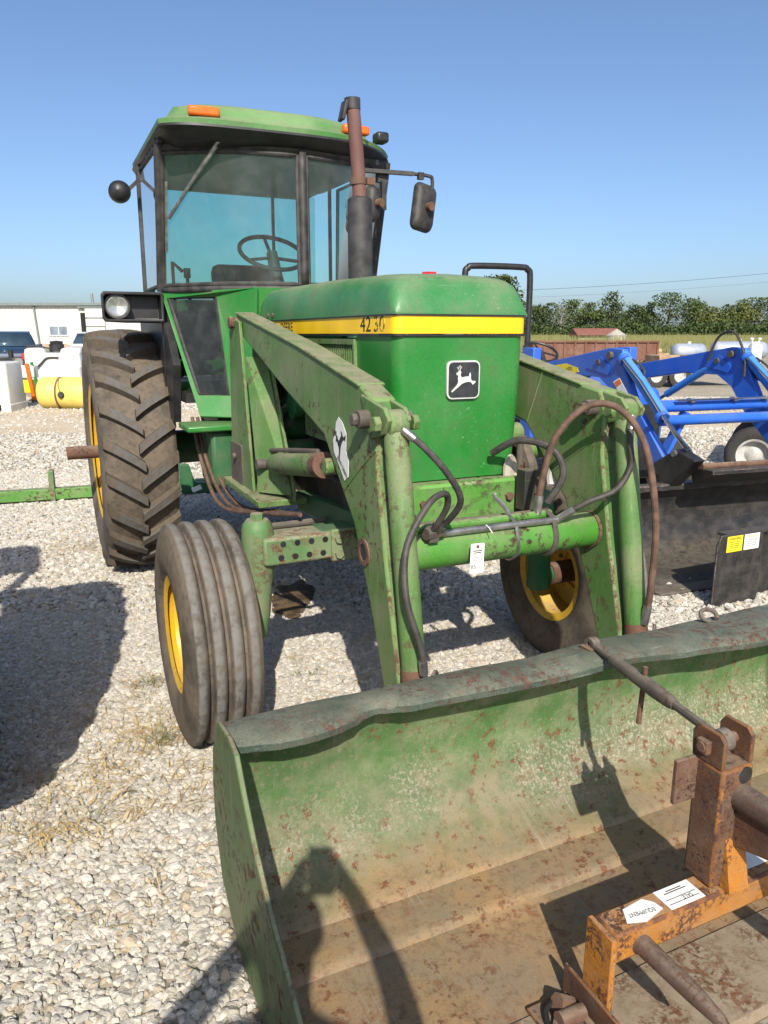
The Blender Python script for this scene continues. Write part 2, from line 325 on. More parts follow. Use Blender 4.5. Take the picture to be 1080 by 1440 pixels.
M['jeans'] = plain('blue_jeans', (0.06, 0.09, 0.17), 0.85, var=0.2)
M['darkglass'] = glass('dark_toe_glass', (0.24, 0.30, 0.30), dustamt=0.12)
M['cutedge'] = paint('rusty_cutting_edge', (0.18, 0.12, 0.065), (0.21, 0.155, 0.10), 0.8, 0.4, 0.6, 0.7, scale=2, rust_col=(0.17, 0.075, 0.035), bump=0.5, speck=0.5)
M['rustred'] = paint('red_rust_plate', (0.17, 0.05, 0.035), (0.2, 0.08, 0.05), 0.7, 0.1, 0.3, 0.8, scale=2, bump=0.4)
_s = N('worn_off_lettering'); _s.set(_s.mix(_s.ramp(_s.noise(38, 5, 0.7), 0.48, 0.56), (0.03, 0.03, 0.03), (0.72, 0.46, 0.03)), 0.5); M['stencil'] = _s.m
M['deadwood'] = plain('dead_grey_wood', (0.24, 0.21, 0.18), 0.9, var=0.2)
M['winglass'] = plain('grey_window_pane', (0.22, 0.27, 0.32), 0.1, 0.3, var=0.25, scale=1.2, bump=0)
M['dark'] = plain('unlit_doorway', (0.012, 0.012, 0.012), 0.9, var=0.1, bump=0)
M['carglass2'] = plain('vehicle_window', (0.06, 0.10, 0.13), 0.08, 0.4, var=0.2, scale=2, bump=0)
M['wagon'] = paint('rusted_wagon_steel', (0.14, 0.055, 0.035), (0.2, 0.10, 0.07), 0.8, 0.3, 0.3, 0.8, scale=.4)
M['wagonred'] = plain('faded_red_roof', (0.22, 0.085, 0.06), 0.7, var=0.2, scale=2)
M['bin'] = plain('dull_bin_steel', (0.38, 0.35, 0.29), 0.6, var=0.12, scale=3)
M['log'] = plain('cut_wood', (0.36, 0.24, 0.14), 0.85, var=0.35, scale=3)
M['hair'] = plain('dark_hair', (0.04, 0.03, 0.02), 0.7)
M['wheelwhite'] = plain('dull_white_rim', (0.42, 0.41, 0.38), 0.5, var=0.2, scale=12)
M['spearsteel'] = paint('dark_rusty_spear', (0.06, 0.042, 0.035), (0.11, 0.06, 0.042), 0.8, 0.2, 0.4, 0.6, scale=3, bump=0.4, speck=0.5)
# ------------------------------------------------------------------ pixel (1080 x 1440 photo) -> point on a plane of a thing's own frame
def ray(u, v):
    th = R(13.4); d, e = (u - 540) / 1050, (v - 720) / 1050
    return Vector((d, math.cos(th) - e * math.sin(th), -(math.sin(th) + e * math.cos(th))))
CAM = Vector((0, 0, 1.63))
def hit(u, v, axis, val, loc=(0, 0, 0), rz=0.0):
    m = Matrix.Rotation(-rz, 3, 'Z'); c = m @ (CAM - Vector(loc)); r = m @ ray(u, v); i = 'xyz'.index(axis)
    return c + r * ((val - c[i]) / r[i])
def at_dist(u, v, fwd):
    r = ray(u, v); return CAM + r * (fwd / r.y)

# ------------------------------------------------------------------ ground, dirt lane, field
def ground_mat():
    s = N('limestone_gravel_ground')
    v = s.n('TexVoronoi'); v.inputs['Scale'].default_value = 26; s.l(s.co, v.inputs['Vector'])
    v2 = s.n('TexVoronoi'); v2.inputs['Scale'].default_value = 11; s.l(s.co, v2.inputs['Vector'])
    cr = s.mix(s.math('MULTIPLY', v.outputs['Color'], 1.0), (0.27, 0.235, 0.18), (0.52, 0.475, 0.385))
    c = s.mix(s.ramp(v.outputs['Distance'], 0.25, 0.6, 0, 0.55), cr, (0.16, 0.135, 0.10))
    c = s.mix(s.ramp(s.noise(0.35, 4), 0.42, 0.66, 0, 0.6), c, (0.45, 0.385, 0.28))
    c = s.mix(s.ramp(s.noise(1.6, 5), 0.5, 0.75, 0, 0.35), c, (0.36, 0.29, 0.195))
    s.set(c, 0.9, 0, 0.2)
    s.bump(s.math('ADD', v.outputs['Distance'], s.math('MULTIPLY', v2.outputs['Distance'], 0.7)), 0.9, -0.02); return s.m
M['ground'] = ground_mat()
b = B(); b.add([(-1500, -300, 0), (1500, -300, 0), (1500, 2500, 0), (-1500, 2500, 0)], [(0, 1, 2, 3)])
struct(b.build('gravel_ground', M['ground'], smooth=0))
def lane_mat():
    s = N('packed_dirt_lane'); c = s.mix(s.ramp(s.noise(0.6, 6), 0.35, 0.65), (0.47, 0.38, 0.26), (0.53, 0.455, 0.34))
    c = s.mix(s.ramp(s.noise(9, 5), 0.5, 0.7, 0, 0.35), c, (0.40, 0.33, 0.24)); s.set(c, 0.95, 0, 0.15); s.bump(s.noise(25, 5), 0.4, 0.02); return s.m
M['lane'] = lane_mat()
b = B(); pts = []
for i in range(41):
    x = -30 + 60 * i / 40
    pts.append((x, 12.6 + 0.25 * math.sin(x * 0.7) + 0.06 * x, 0.004)); 
top = [(x, 17.2 + 0.3 * math.sin(x * 0.5 + 1) + 0.06 * x, 0.004) for x, _, _ in pts]
b.add(pts + top, [(i, i + 1, 42 + i, 41 + i) for i in range(40)]); struct(b.build('dirt_lane', M['lane'], smooth=0))

# loose stones: points made here, stones instanced on them inside one object
rng = np.random.default_rng(3)
def in_frame(x, y, pad): return np.abs(x) < 0.57 * y + pad
def scatter(n, y0, y1, pad, smin, smax):
    y = np.sqrt(rng.uniform(y0 ** 2, y1 ** 2, n)); x = rng.uniform(-1, 1, n) * (0.57 * y + pad); sc = rng.uniform(smin, smax, n) * np.where(rng.random(n) < 0.07, 1.45, 1.0)
    return np.stack([x, y, sc], 1)
P = np.concatenate([scatter(105000, 0.9, 4.2, 0.55, 0.0056, 0.0140), scatter(95000, 4.2, 9.0, 0.5, 0.009, 0.019), scatter(70000, 9.0, 20.0, 0.5, 0.013, 0.027)])
cy_, sy_ = math.cos(R(25)), math.sin(R(25)); lx = (P[:, 0] - .12) * cy_ + (P[:, 1] - 3.23) * sy_; ly = -(P[:, 0] - .12) * sy_ + (P[:, 1] - 3.23) * cy_
keep = ~((np.abs(lx) < 1.125) & (ly > -1.945) & (ly < -1.0)); keep &= ~((P[:, 1] > 12.9 + 0.06 * P[:, 0]) & (P[:, 1] < 17 + 0.06 * P[:, 0]) & (rng.random(len(P)) < 0.85))
P = P[keep]
me = bpy.data.meshes.new('gravel'); me.vertices.add(len(P)); zz = P[:, 2] * rng.uniform(0.05, 0.5, len(P))
me.vertices.foreach_set('co', np.stack([P[:, 0], P[:, 1], zz], 1).astype(np.float32).ravel())
at = me.attributes.new('size', 'FLOAT', 'POINT'); at.data.foreach_set('value', P[:, 2].astype(np.float32))
gr = bpy.data.objects.new('gravel', me); col.objects.link(gr); gr['kind'] = 'stuff'
tag(gr, 'loose pale crushed limestone gravel covering the yard', 'gravel')
def stone_mat():
    s = N('limestone_stone'); oi = s.n('ObjectInfo'); rnd = oi.outputs['Random']
    c = s.mix(rnd, (0.37, 0.342, 0.288), (0.615, 0.578, 0.51)); c = s.mix(s.ramp(s.math('FRACT', s.math('MULTIPLY', rnd, 17.3)), 0.80, 0.9, 0, 0.6), c, (0.31, 0.31, 0.30))
    c = s.mix(s.ramp(s.math('FRACT', s.math('MULTIPLY', rnd, 7.7)), 0.86, 0.92, 0, 0.7), c, (0.42, 0.33, 0.21))
    c = s.mix(s.ramp(s.noise(1.6, 4), 0.4, 0.7, 0, 0.35), c, (0.37, 0.33, 0.26)); s.set(c, 0.85, 0, 0.25); s.bump(s.noise(3, 4), 0.3, 0.15); return s.m
M['stone'] = stone_mat()
ng = bpy.data.node_groups.new('stones', 'GeometryNodeTree')
ng.interface.new_socket('Geometry', in_out='INPUT', socket_type='NodeSocketGeometry'); ng.interface.new_socket('Geometry', in_out='OUTPUT', socket_type='NodeSocketGeometry')
G = lambda t: ng.nodes.new(t); LK = ng.links.new
gi, go = G('NodeGroupInput'), G('NodeGroupOutput'); join = G('GeometryNodeJoinGeometry')
for k in range(7):
    ico = G('GeometryNodeMeshIcoSphere'); ico.inputs['Radius'].default_value = 1; ico.inputs['Subdivisions'].default_value = 2
    pos = G('GeometryNodeInputPosition'); nz = G('ShaderNodeTexNoise'); nz.noise_dimensions = '4D'; nz.inputs['Scale'].default_value = 0.75; nz.inputs['Detail'].default_value = 1.5; nz.inputs['W'].default_value = 3.7 * k + 1
    LK(pos.outputs[0], nz.inputs['Vector'])
    sub = G('ShaderNodeVectorMath'); sub.operation = 'SUBTRACT'; sub.inputs[1].default_value = (.5, .5, .5); LK(nz.outputs['Color'], sub.inputs[0])
    mul = G('ShaderNodeVectorMath'); mul.operation = 'MULTIPLY'; mul.inputs[1].default_value = (2.2, 2.2, 2.0); LK(sub.outputs[0], mul.inputs[0])
    sp = G('GeometryNodeSetPosition'); LK(ico.outputs['Mesh'], sp.inputs['Geometry']); LK(mul.outputs[0], sp.inputs['Offset'])
    tf = G('GeometryNodeTransform'); tf.inputs['Scale'].default_value = (1.15 + 0.1 * (k % 3), 0.85 + 0.05 * (k % 2), 0.62 + 0.06 * (k % 4)); LK(sp.outputs[0], tf.inputs['Geometry'])
    sm = G('GeometryNodeSetMaterial'); sm.inputs['Material'].default_value = M['stone']; LK(tf.outputs[0], sm.inputs['Geometry'])
    g2 = G('GeometryNodeGeometryToInstance'); LK(sm.outputs[0], g2.inputs[0]); LK(g2.outputs[0], join.inputs[0])
iop = G('GeometryNodeInstanceOnPoints'); LK(gi.outputs[0], iop.inputs['Points']); LK(join.outputs[0], iop.inputs['Instance']); iop.inputs['Pick Instance'].default_value = True
ri = G('FunctionNodeRandomValue'); ri.data_type = 'INT'; ri.inputs[4].default_value = 0; ri.inputs[5].default_value = 6; LK(ri.outputs[2], iop.inputs['Instance Index'])
rv = G('FunctionNodeRandomValue'); rv.data_type = 'FLOAT_VECTOR'; rv.inputs[0].default_value = (-0.5, -0.5, 0); rv.inputs[1].default_value = (0.5, 0.5, 6.28); LK(rv.outputs[0], iop.inputs['Rotation'])
na = G('GeometryNodeInputNamedAttribute'); na.data_type = 'FLOAT'; na.inputs['Name'].default_value = 'size'; LK(na.outputs[0], iop.inputs['Scale'])
LK(iop.outputs[0], go.inputs[0]); md = gr.modifiers.new('stones', 'NODES'); md.node_group = ng

# dry straw and weeds lying in the gravel: one object of thin blades
def blade_stuff(name, label, mat, clumps):
    b = B()
    for (cx, cy, rad, n, ln, up) in clumps:
        for _ in range(int(n * 1.05)):
            r = rad * 1.15 * math.sqrt(random.random()); a = random.uniform(0, 6.28); x, y = cx + r * math.cos(a), cy + r * math.sin(a) * 0.8
            h = random.uniform(0, 6.28); L_ = ln * random.uniform(0.4, 1.2); el = random.uniform(0.02, up); w = 0.0008 + random.random() * 0.0011
            d = Vector((math.cos(h), math.sin(h), el)).normalized(); sd_ = Vector((-math.sin(h), math.cos(h), 0)) * w; p = Vector((x, y, 0.016 + random.random() * 0.01)); q = p + d * L_ * 0.55 + Vector((0, 0, 0.006)); e = p + d * L_ + Vector((0, 0, -L_ * 0.12 * el))
            b.add([p - sd_, p + sd_, q + sd_ * 0.8, q - sd_ * 0.8, e], [(0, 1, 2, 3), (3, 2, 4)])
    o = b.build(name, mat, smooth=0, fix=False); o['kind'] = 'stuff'; return tag(o, label, 'grass')
M['straw'] = plain('dry_straw', (0.45, 0.33, 0.14), 0.8, var=0.3, scale=3, bump=0)
M['weed'] = plain('green_weed', (0.14, 0.17, 0.05), 0.7, var=0.3, scale=3, bump=0)
cl = []
for (u, v, rad, n, ln) in ((205, 965, .10, 60, .10), (225, 1040, .14, 130, .11), (180, 1010, .2, 110, .09), (120, 1110, .16, 100, .10), (60, 1170, .15, 60, .10), (150, 1160, .12, 70, .09), (250, 1130, .1, 50, .09), (100, 773, .22, 160, .10), (75, 1185, .1, 50, .1), (130, 1300, .06, 12, .09), (210, 1265, .05, 8, .08), (30, 1100, .1, 40, .1), (260, 1090, .08, 40, .08), (420, 930, .05, 15, .06), (170, 1070, .12, 60, .09), (140, 875, .25, 30, .06)):
    p = hit(u, v, 'z', 0.0); cl.append((p.x, p.y, rad, n, ln, 0.35))
blade_stuff('dry_straw', 'thin dry yellow straw scattered over the gravel beside the front wheel', M['straw'], cl)
cl = []
for (u, v, rad, n, ln) in ((208, 968, .03, 22, .09), (225, 1050, .05, 30, .09), (418, 955, .02, 12, .06), (135, 1160, .03, 14, .07), (440, 955, .02, 8, .05)):
    p = hit(u, v, 'z', 0.0); cl.append((p.x, p.y, rad, n, ln, 1.2))
blade_stuff('green_weeds', 'small green weed tufts growing up through the gravel', M['weed'], cl)
# oily patch of soil under the axle
s = N('oil_stained_dirt'); s.set(s.mix(s.ramp(s.noise(14, 6), 0.4, 0.6), (0.05, 0.035, 0.02), (0.13, 0.085, 0.045)), 0.8, 0, 0.3); s.bump(s.noise(40, 6), 0.6, 0.01)
b = B(); c0 = hit(412, 838, 'z', 0.02); ringv = []
for i in range(36):
    a = 2 * math.pi * i / 36; r = 1 + 0.45 * mnoise.noise((math.cos(a) * 1.5, math.sin(a) * 1.5, 3)); ringv.append((c0.x + 0.14 * r * math.cos(a), c0.y + 0.30 * r * math.sin(a), 0.019))
b.add([(c0.x, c0.y, 0.036)] + ringv, [(0, i + 1, (i + 1) % 36 + 1) for i in range(36)]); o = b.build('oil_stain', s.m, smooth=60); struct(o)
# ------------------------------------------------------------------ wheels (used by both farm tractors)
def make_lug(side):
    b = B(); k = 5; secs = []
    for i in range(k + 1):
        t = i / k; x = side * (-0.015 + 0.235 * t); a = 0.20 * (t ** 0.9)
        crown = 0.030 * max(0, abs(x) / 0.22) ** 2.5
        rt, rb = 0.832 - crown, 0.772 - crown * 1.3; w = 0.026 + 0.006 * t
        q = []
        for (r, da) in ((rb, -w - 0.012), (rt, -w), (rt, w), (rb, w + 0.012)):
            an = a + da / 0.8; q.append((x, -r * math.cos(an), r * math.sin(an)))
        secs.append(q)
    return b.loft(secs).mesh('lug', M['lug'], 0)
LUG = {s: make_lug(s) for s in (-1, 1)}
def rear_wheel(parent, x, y, z=0.832, n=23, shaft=0.40):
    sg = 1 if x > 0 else -1
    b = B(); b.lathe([(-0.2, 0.425), (-0.21, 0.465), (-0.19, 0.465), (-0.17, 0.43), (-0.05, 0.40), (0.05, 0.40), (0.17, 0.43), (0.19, 0.465), (0.21, 0.465), (0.2, 0.425)], 48)
    b.lathe([(sg * 0.10, 0.405), (sg * 0.07, 0.36), (sg * 0.02, 0.30), (sg * 0.03, 0.15), (sg * 0.06, 0.13), (sg * 0.06, 0.0)], 48)
    w = b.build('rear_wheel', M['rim'], parent, (x, y, z))
    prof = [(-0.19, 0.455), (-0.222, 0.52), (-0.236, 0.60), (-0.232, 0.68), (-0.222, 0.742), (-0.195, 0.764), (-0.11, 0.778), (0, 0.784), (0.11, 0.778), (0.195, 0.764), (0.222, 0.742), (0.232, 0.68), (0.236, 0.60), (0.222, 0.52), (0.19, 0.455)]
    B().lathe(prof, 72).build('tyre', M['reartyre'], w, smooth=50)
    for i in range(n):
        for s in (-1, 1):
            o = bpy.data.objects.new('lug', LUG[s]); col.objects.link(o); o.parent = w
            o.rotation_euler = (-(2 * math.pi * (i + (0.5 if s > 0 else 0)) / n), 0, 0)
    b = B().cyl((0, 0, 0), (sg * shaft, 0, 0), 0.045, 20); b.build('axle_shaft', M['rust'], w, bevel=0.004)
    for i in range(8):
        a = 2 * math.pi * i / 8; B().cyl((sg * 0.03, 0.21 * math.cos(a), 0.21 * math.sin(a)), (sg * 0.06, 0.21 * math.cos(a), 0.21 * math.sin(a)), 0.016, 6).build('wheel_bolt', M['rim'], w)
    return w
def front_wheel(parent, x, y=0.04, z=0.450):
    sg = 1 if x > 0 else -1; Rm = 0.430
    b = B(); b.lathe([(-0.115, 0.195), (-0.125, 0.228), (-0.11, 0.226), (-0.09, 0.20), (-0.03, 0.185), (0.03, 0.185), (0.09, 0.20), (0.11, 0.226), (0.125, 0.228), (0.115, 0.195)], 48)
    b.lathe([(sg * 0.03, 0.19), (sg * 0.055, 0.15), (sg * 0.06, 0.105), (sg * 0.075, 0.10), (sg * 0.075, 0.0)], 40)
    w = b.build('front_wheel', M['rim'], parent, (x, y, z))
    p = [(-0.115, 0.215), (-0.140, 0.25), (-0.147, 0.30), (-0.143, 0.35), (-0.132, 0.395), (-0.124, 0.412)]
    for c in (-0.098, -0.033, 0.033, 0.098):
        hi = Rm - 0.0015 * (abs(c) > 0.05)
        p += [(c - 0.0235, hi - 0.014), (c - 0.020, hi - 0.003), (c - 0.014, hi), (c + 0.003, hi - 0.0008), (c + 0.015, hi - 0.006), (c + 0.0235, hi - 0.016)]
        if c < 0.09: p += [(c + 0.028, hi - 0.029), (c + 0.0375, hi - 0.029)]
    p += [(0.124, 0.412), (0.132, 0.395), (0.143, 0.35), (0.147, 0.30), (0.140, 0.25), (0.115, 0.215)]
    B().lathe(p, 72).build('tyre', M['fronttyre'], w, smooth=60)
    w.scale = (1.0, 0.45 / 0.43, 0.45 / 0.43)
    b = B().cyl((sg * 0.07, 0, 0), (sg * -0.12, 0, 0), 0.055, 20).cyl((sg * 0.06, 0, 0), (sg * 0.10, 0, 0), 0.05, 16, 0.035); b.build('hub', M['rust'], w, bevel=0.006)
    for i in range(6):
        a = 2 * math.pi * i / 6 + .3; B().cyl((sg * 0.05, 0.125 * math.cos(a), 0.125 * math.sin(a)), (sg * 0.078, 0.125 * math.cos(a), 0.125 * math.sin(a)), 0.011, 6).build('wheel_bolt', M['darksteel'], w)
    return w

DEER = [(.22, .69), (.33, .775), (.37, .76), (.40, .73), (.375, .67), (.39, .60), (.45, .575), (.58, .60), (.67, .595), (.69, .70), (.72, .71), (.74, .62), (.735, .55), (.77, .47), (.91, .455), (.91, .425), (.85, .37), (.81, .345), (.79, .37), (.74, .425), (.64, .44), (.54, .42), (.43, .385), (.32, .30), (.09, .13), (.06, .165), (.25, .345), (.30, .44), (.285, .53), (.30, .63), (.235, .655)]
ANTLER = [[(.33, .765), (.30, .83), (.31, .90)], [(.355, .765), (.365, .83), (.345, .90), (.36, .935)], [(.305, .835), (.265, .85), (.255, .885)], [(.363, .83), (.40, .86), (.405, .90)], [(.352, .885), (.325, .905)]]
def deer(parent, mat, Mx, S, dz=0.0):
    b = B(); b.prism([((u - .5) * S, (v - .5) * S) for u, v in DEER], 'z', dz, dz + 0.0012)
    for ln in ANTLER:
        for p, q in zip(ln, ln[1:]): b.bar(((p[0] - .5) * S, (p[1] - .5) * S, dz + .0006), ((q[0] - .5) * S, (q[1] - .5) * S, dz + .0006), 0.018 * S, 0.0012)
    me = b.mesh('leaping_deer', mat, 0); me.transform(Mx)
    o = bpy.data.objects.new('leaping_deer', me); col.objects.link(o); o.parent = parent; return o
def bolt(b, c, d, r=0.014, L_=0.012):
    d = Vector(d).normalized(); c = Vector(c); return b.cyl(c, c + d * L_, r, 6)

# ------------------------------------------------------------------ hood, engine, axle
def hood_and_engine(t, emblem=True):
    HW = 0.285
    def sec(y, top, w=HW, zb=1.70, drop=0.0):
        H_ = top - zb; q = [(w, zb), (w - 0.002, zb + 0.30 * H_), (w - 0.010, zb + 0.60 * H_), (w - 0.030, zb + 0.84 * H_), (w - 0.065, zb + 0.95 * H_), (w - 0.13, zb + 0.985 * H_), (0, top + 0.003)]
        q = q + [(-a, c) for a, c in q[-2::-1]]
        return [(a, y, c) for a, c in q]
    b = B(); b.loft([sec(-0.416, 1.712, HW), sec(-0.397, 1.765, HW), sec(-0.370, 1.816, HW), sec(-0.345, 1.836, HW), sec(-0.30, 1.848), sec(-0.2, 1.856), sec(0.3, 1.868), sec(0.9, 1.872), sec(1.20, 1.868, HW + 0.01), sec(1.28, 1.842, HW + 0.006), sec(1.32, 1.79, HW)])
    hood = b.build('hood', M['hoodtop'], t, smooth=50)
    for sx in (-1, 1):
        for y_ in (0.62, 0.70): bolt(B(), (sx * 0.289, y_ + .42, 1.725), (sx, 0, 0.1), 0.012, 0.010).build('hood_bolt', M['darksteel'], hood)
    b = B(); bolt(b, (0.14, 0.12, 1.862), (0, 0, 1), 0.035, 0.03); b.build('filler_cap', M['red'], hood)
    # yellow side band and front band, 4 mm proud of the panel behind
    def ring(w, yf, r=0.035):
        pts = [(-w, 1.28)]
        for i in range(6):
            a = R(180 + 90 * i / 5); pts.append((-w + r + r * math.cos(a), yf + r + r * math.sin(a)))
        for i in range(6):
            a = R(270 + 90 * i / 5); pts.append((w - r + r * math.cos(a), yf + r + r * math.sin(a)))
        return pts + [(w, 1.28)]
    b = B(); b.loft([[(x, y, 1.632) for x, y in ring(HW, -0.416)], [(x, y, 1.697) for x, y in ring(HW, -0.416)]])
    band = b.build('stripe_band', M['yellow'], t, smooth=40)
    b = B()
    for z in (1.627, 1.699): b.loft([[(x, y, z - 0.004) for x, y in ring(HW + 0.004, -0.421)], [(x, y, z + 0.002) for x, y in ring(HW + 0.004, -0.421)]])
    b.build('stripe_trim', M['black'], band)
    # grille: slightly tapered shell with rounded front corners
    secs = []
    for z, w in ((1.622, HW - 0.004), (1.4, HW - 0.008), (1.085, HW - 0.026)):
        pts = ring(w, -0.412 + (1.622 - z) * 0.01, 0.045); pts = [(x, min(y, -0.06)) for x, y in pts]; secs.append([(x, y, z) for x, y in pts])
    g = B().loft(secs).build('grille_shell', M['green'], t, smooth=40)
    if emblem:
        Mx = frame((0.0, -0.414, 1.463), (1, 0, 0), (0, 0, 1))
        b = B().prism(rrect(0.142, 0.142, 0.022), 'z', 0, 0.010); me = b.mesh('emblem', M['silver'], 30); me.transform(Mx)
        e = bpy.data.objects.new('emblem', me); col.objects.link(e); e.parent = g
        b = B().prism(rrect(0.130, 0.130, 0.018), 'z', 0.0105, 0.0125); me = b.mesh('emblem_plate', M['emblem'], 30); me.transform(Mx)
        e2 = bpy.data.objects.new('emblem_plate', me); col.objects.link(e2); e2.parent = g
        deer(g, M['silver'], Mx, 0.124, 0.0127)
    for sx in (-1, 1):
        b = B(); b.box((sx * 0.268, 0.25, 1.38), (0.01, 0.60, 0.42)).bar((sx * 0.284, -0.06, 1.38), (sx * 0.284, -0.045, 1.38), 0.02, 0.42).box((sx * 0.284, 0.545, 1.38), (0.02, 0.02, 0.42)).box((sx * 0.284, 0.25, 1.60), (0.02, 0.61, 0.022)).box((sx * 0.284, 0.25, 1.17), (0.02, 0.61, 0.022))
        for i in range(24): b.box((sx * 0.279, -0.03 + i * 0.0245, 1.385), (0.016, 0.011, 0.42))
        b.build('side_screen', M['loader'] if emblem else M['green'], t)
    if emblem:
        for sx in (-1, 1):
            o = -sx if sx > 0 else 1
            dirx = (0, -1, 0) if sx < 0 else (0, 1, 0)
            text('model_number', '42', 0.080, M['ink'], band, frame((sx * (HW + 0.0005), -0.16, 1.664), dirx, (0, 0, 1)), sx=1.3)
            text('model_number', '30', 0.080, M['stencil'], band, frame((sx * (HW + 0.0005), -0.285, 1.664), dirx, (0, 0, 1)), sx=1.3)
            text('maker_name', 'JOHN', 0.060, M['ink'], band, frame((sx * (HW + 0.0005), 1.08, 1.662), dirx, (0, 0, 1)), sx=1.15)
            text('maker_name', 'DEERE', 0.060, M['ink'], band, frame((sx * (HW + 0.0005), 0.83, 1.662), dirx, (0, 0, 1)), sx=1.15)
    # front support below the grille
    b = B().box((0, -0.30, 1.005), (0.60, 0.34, 0.15)); fs = b.build('front_support', M['loaderb'], t, bevel=0.012)
    for x in (-0.19, 0.19): bolt(B(), (x, -0.47, 1.01), (0, -1, 0), 0.017, 0.016).build('support_bolt', M['rust'], fs)
    # engine, frame rails and belly
    b = B().box((0, 0.75, 1.02), (0.40, 1.3, 0.42)).box((0, 0.75, 1.36), (0.28, 1.1, 0.32)).box((0, -0.02, 1.36), (0.46, 0.5, 0.46)).box((0, 0.6, 1.58), (0.40, 1.3, 0.06))
    e = b.build('engine_block', M['grime'], t, bevel=0.02)
    b = B()
    for sx in (-1, 1): b.box((sx * 0.255, 0.45, 0.90), (0.05, 1.9, 0.17))
    b.build('frame_rails', M['grime'], t, bevel=0.01)
    b = B().box((0, 2.15, 0.86), (0.46, 1.5, 0.5)).cyl((-0.62, 2.66, 0.832), (0.62, 2.66, 0.832), 0.12, 20).box((0, 2.66, 0.9), (0.6, 0.5, 0.56)); b.build('transmission', M['dgreen'], t, bevel=0.03)
    b = B()
    for i, (y, z, r) in enumerate(((0.62, 1.30, 0.07), (0.85, 1.18, 0.085), (1.05, 1.34, 0.06), (0.75, 1.05, 0.06))): b.cyl((-0.34, y, z), (-0.18, y, z), r, 16)
    b.tube(spline([(-0.3, 0.62, 1.4), (-0.32, 0.8, 1.5), (-0.30, 1.0, 1.42), (-0.27, 1.2, 1.2)]), 0.022, 8)
    b.box((-0.26, 0.95, 1.48), (0.12, 0.34, 0.12)).cyl((-0.31, 1.0, 0.98), (-0.31, 1.0, 1.18), 0.05, 14)
    b.build('engine_accessory', M['dgreen'], e)
    b = B()
    for k in range(5): b.tube(spline([(-0.29, 0.58 + k * .12, 1.28 + .03 * (k % 3)), (-0.35, 0.7 + k * .1, 1.15), (-0.3, 0.75 + k * .1, 0.98)]), 0.008, 6)
    b.build('fuel_line', M['rubber'], e)

def front_axle(t):
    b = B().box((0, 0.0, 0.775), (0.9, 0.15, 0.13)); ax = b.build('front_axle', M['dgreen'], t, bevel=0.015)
    for sx in (-1, 1):
        b = B().box((sx * 0.50, -0.012, 0.778), (0.40, 0.15, 0.115)); b.build('axle_extension', M['axle'], ax, bevel=0.012)
        for i in range(4):
            for x_, z_ in ((0.44 + i * 0.06, 0.808), (0.45 + i * 0.06, 0.752)): B().cyl((sx * x_, -0.089, z_), (sx * x_, -0.085, z_), 0.0125, 12).build('axle_hole', M['black'], ax)
        b = B().box((sx * 0.335, -0.088, 0.778), (0.16, 0.02, 0.135)); cl = b.build('axle_clamp', M['axle'], ax, bevel=0.006)
        for q in ((-0.04, 0.03), (-0.04, -0.035), (0.03, -0.035)): bolt(B(), (sx * 0.345 + q[0], -0.098, 0.778 + q[1]), (0, -1, 0), 0.019, 0.016).build('clamp_bolt', M['axle'], ax)
        b = B().tube([(sx * 0.70, 0, 0.90), (sx * 0.70, 0, 0.885), (sx * 0.70, 0, 0.86), (sx * 0.70, 0, 0.74), (sx * 0.70, 0, 0.68), (sx * 0.715, 0, 0.5), (sx * 0.73, 0.02, 0.41)], [0.045, 0.058, 0.065, 0.075, 0.06, 0.055, 0.06], 18)
        b.cyl((sx * 0.73, 0.04, 0.45), (sx * 0.88, 0.04, 0.45), 0.05, 18, 0.045); b.build('spindle', M['axle'] if sx < 0 else M['dgreen'], ax, smooth=40)
        b = B().cyl((sx * 0.70, 0, 0.90), (sx * 0.70, 0, 0.925), 0.028, 6); b.build('spindle_cap', M['axle'], ax)
        b = B().bar((sx * 0.70, 0.03, 0.80), (sx * 0.60, 0.24, 0.80), 0.05, 0.03); b.build('steering_arm', M['darksteel'], ax, bevel=0.005)
        b = B().cyl((sx * 0.60, 0.24, 0.80), (sx * 0.12, 0.26, 0.80), 0.016, 10); b.build('tie_rod', M['darksteel'], ax)

# ------------------------------------------------------------------ the loader tractor

YAW = R(25)
tr = thing('loader_tractor', 'faded green farm tractor with glass cab, yellow stripe and front loader with wide bucket', 'tractor', (0.12, 3.23, 0), YAW)
hood_and_engine(tr); front_axle(tr)
front_wheel(tr, -0.925); front_wheel(tr, 0.925)
rear_wheel(tr, -0.90, 2.66); rear_wheel(tr, 0.90, 2.66)

# exhaust
b = B().tube([(0, 0.55, 1.84), (0, 0.55, 2.24), (0, 0.55, 2.25)], [0.058, 0.058, 0.044], 28); mf = b.build('muffler', M['muffler'], tr)
b = B().tube([(0, 0.55, 2.24), (-0.012, 0.556, 2.45), (-0.028, 0.565, 2.665)], 0.032, 20); ep = b.build('exhaust_pipe', M['piperust'], tr)
b = B().tube([(-0.006, 0.555, 2.305), (-0.007, 0.555, 2.335)], 0.039, 20).box((0.045, 0.53, 2.32), (0.04, 0.02, 0.03)); b.build('pipe_clamp', M['rust'], ep)
b = B().tube([(-0.027, 0.565, 2.622), (-0.028, 0.565, 2.67)], 0.0365, 20); b.build('pipe_collar', M['muffler'], ep)
b = B().box((-0.078, 0.552, 2.61), (0.016, 0.06, 0.085), Matrix.Rotation(R(14), 3, 'Y')); b.build('rain_cap', M['muffler'], ep, bevel=0.004)

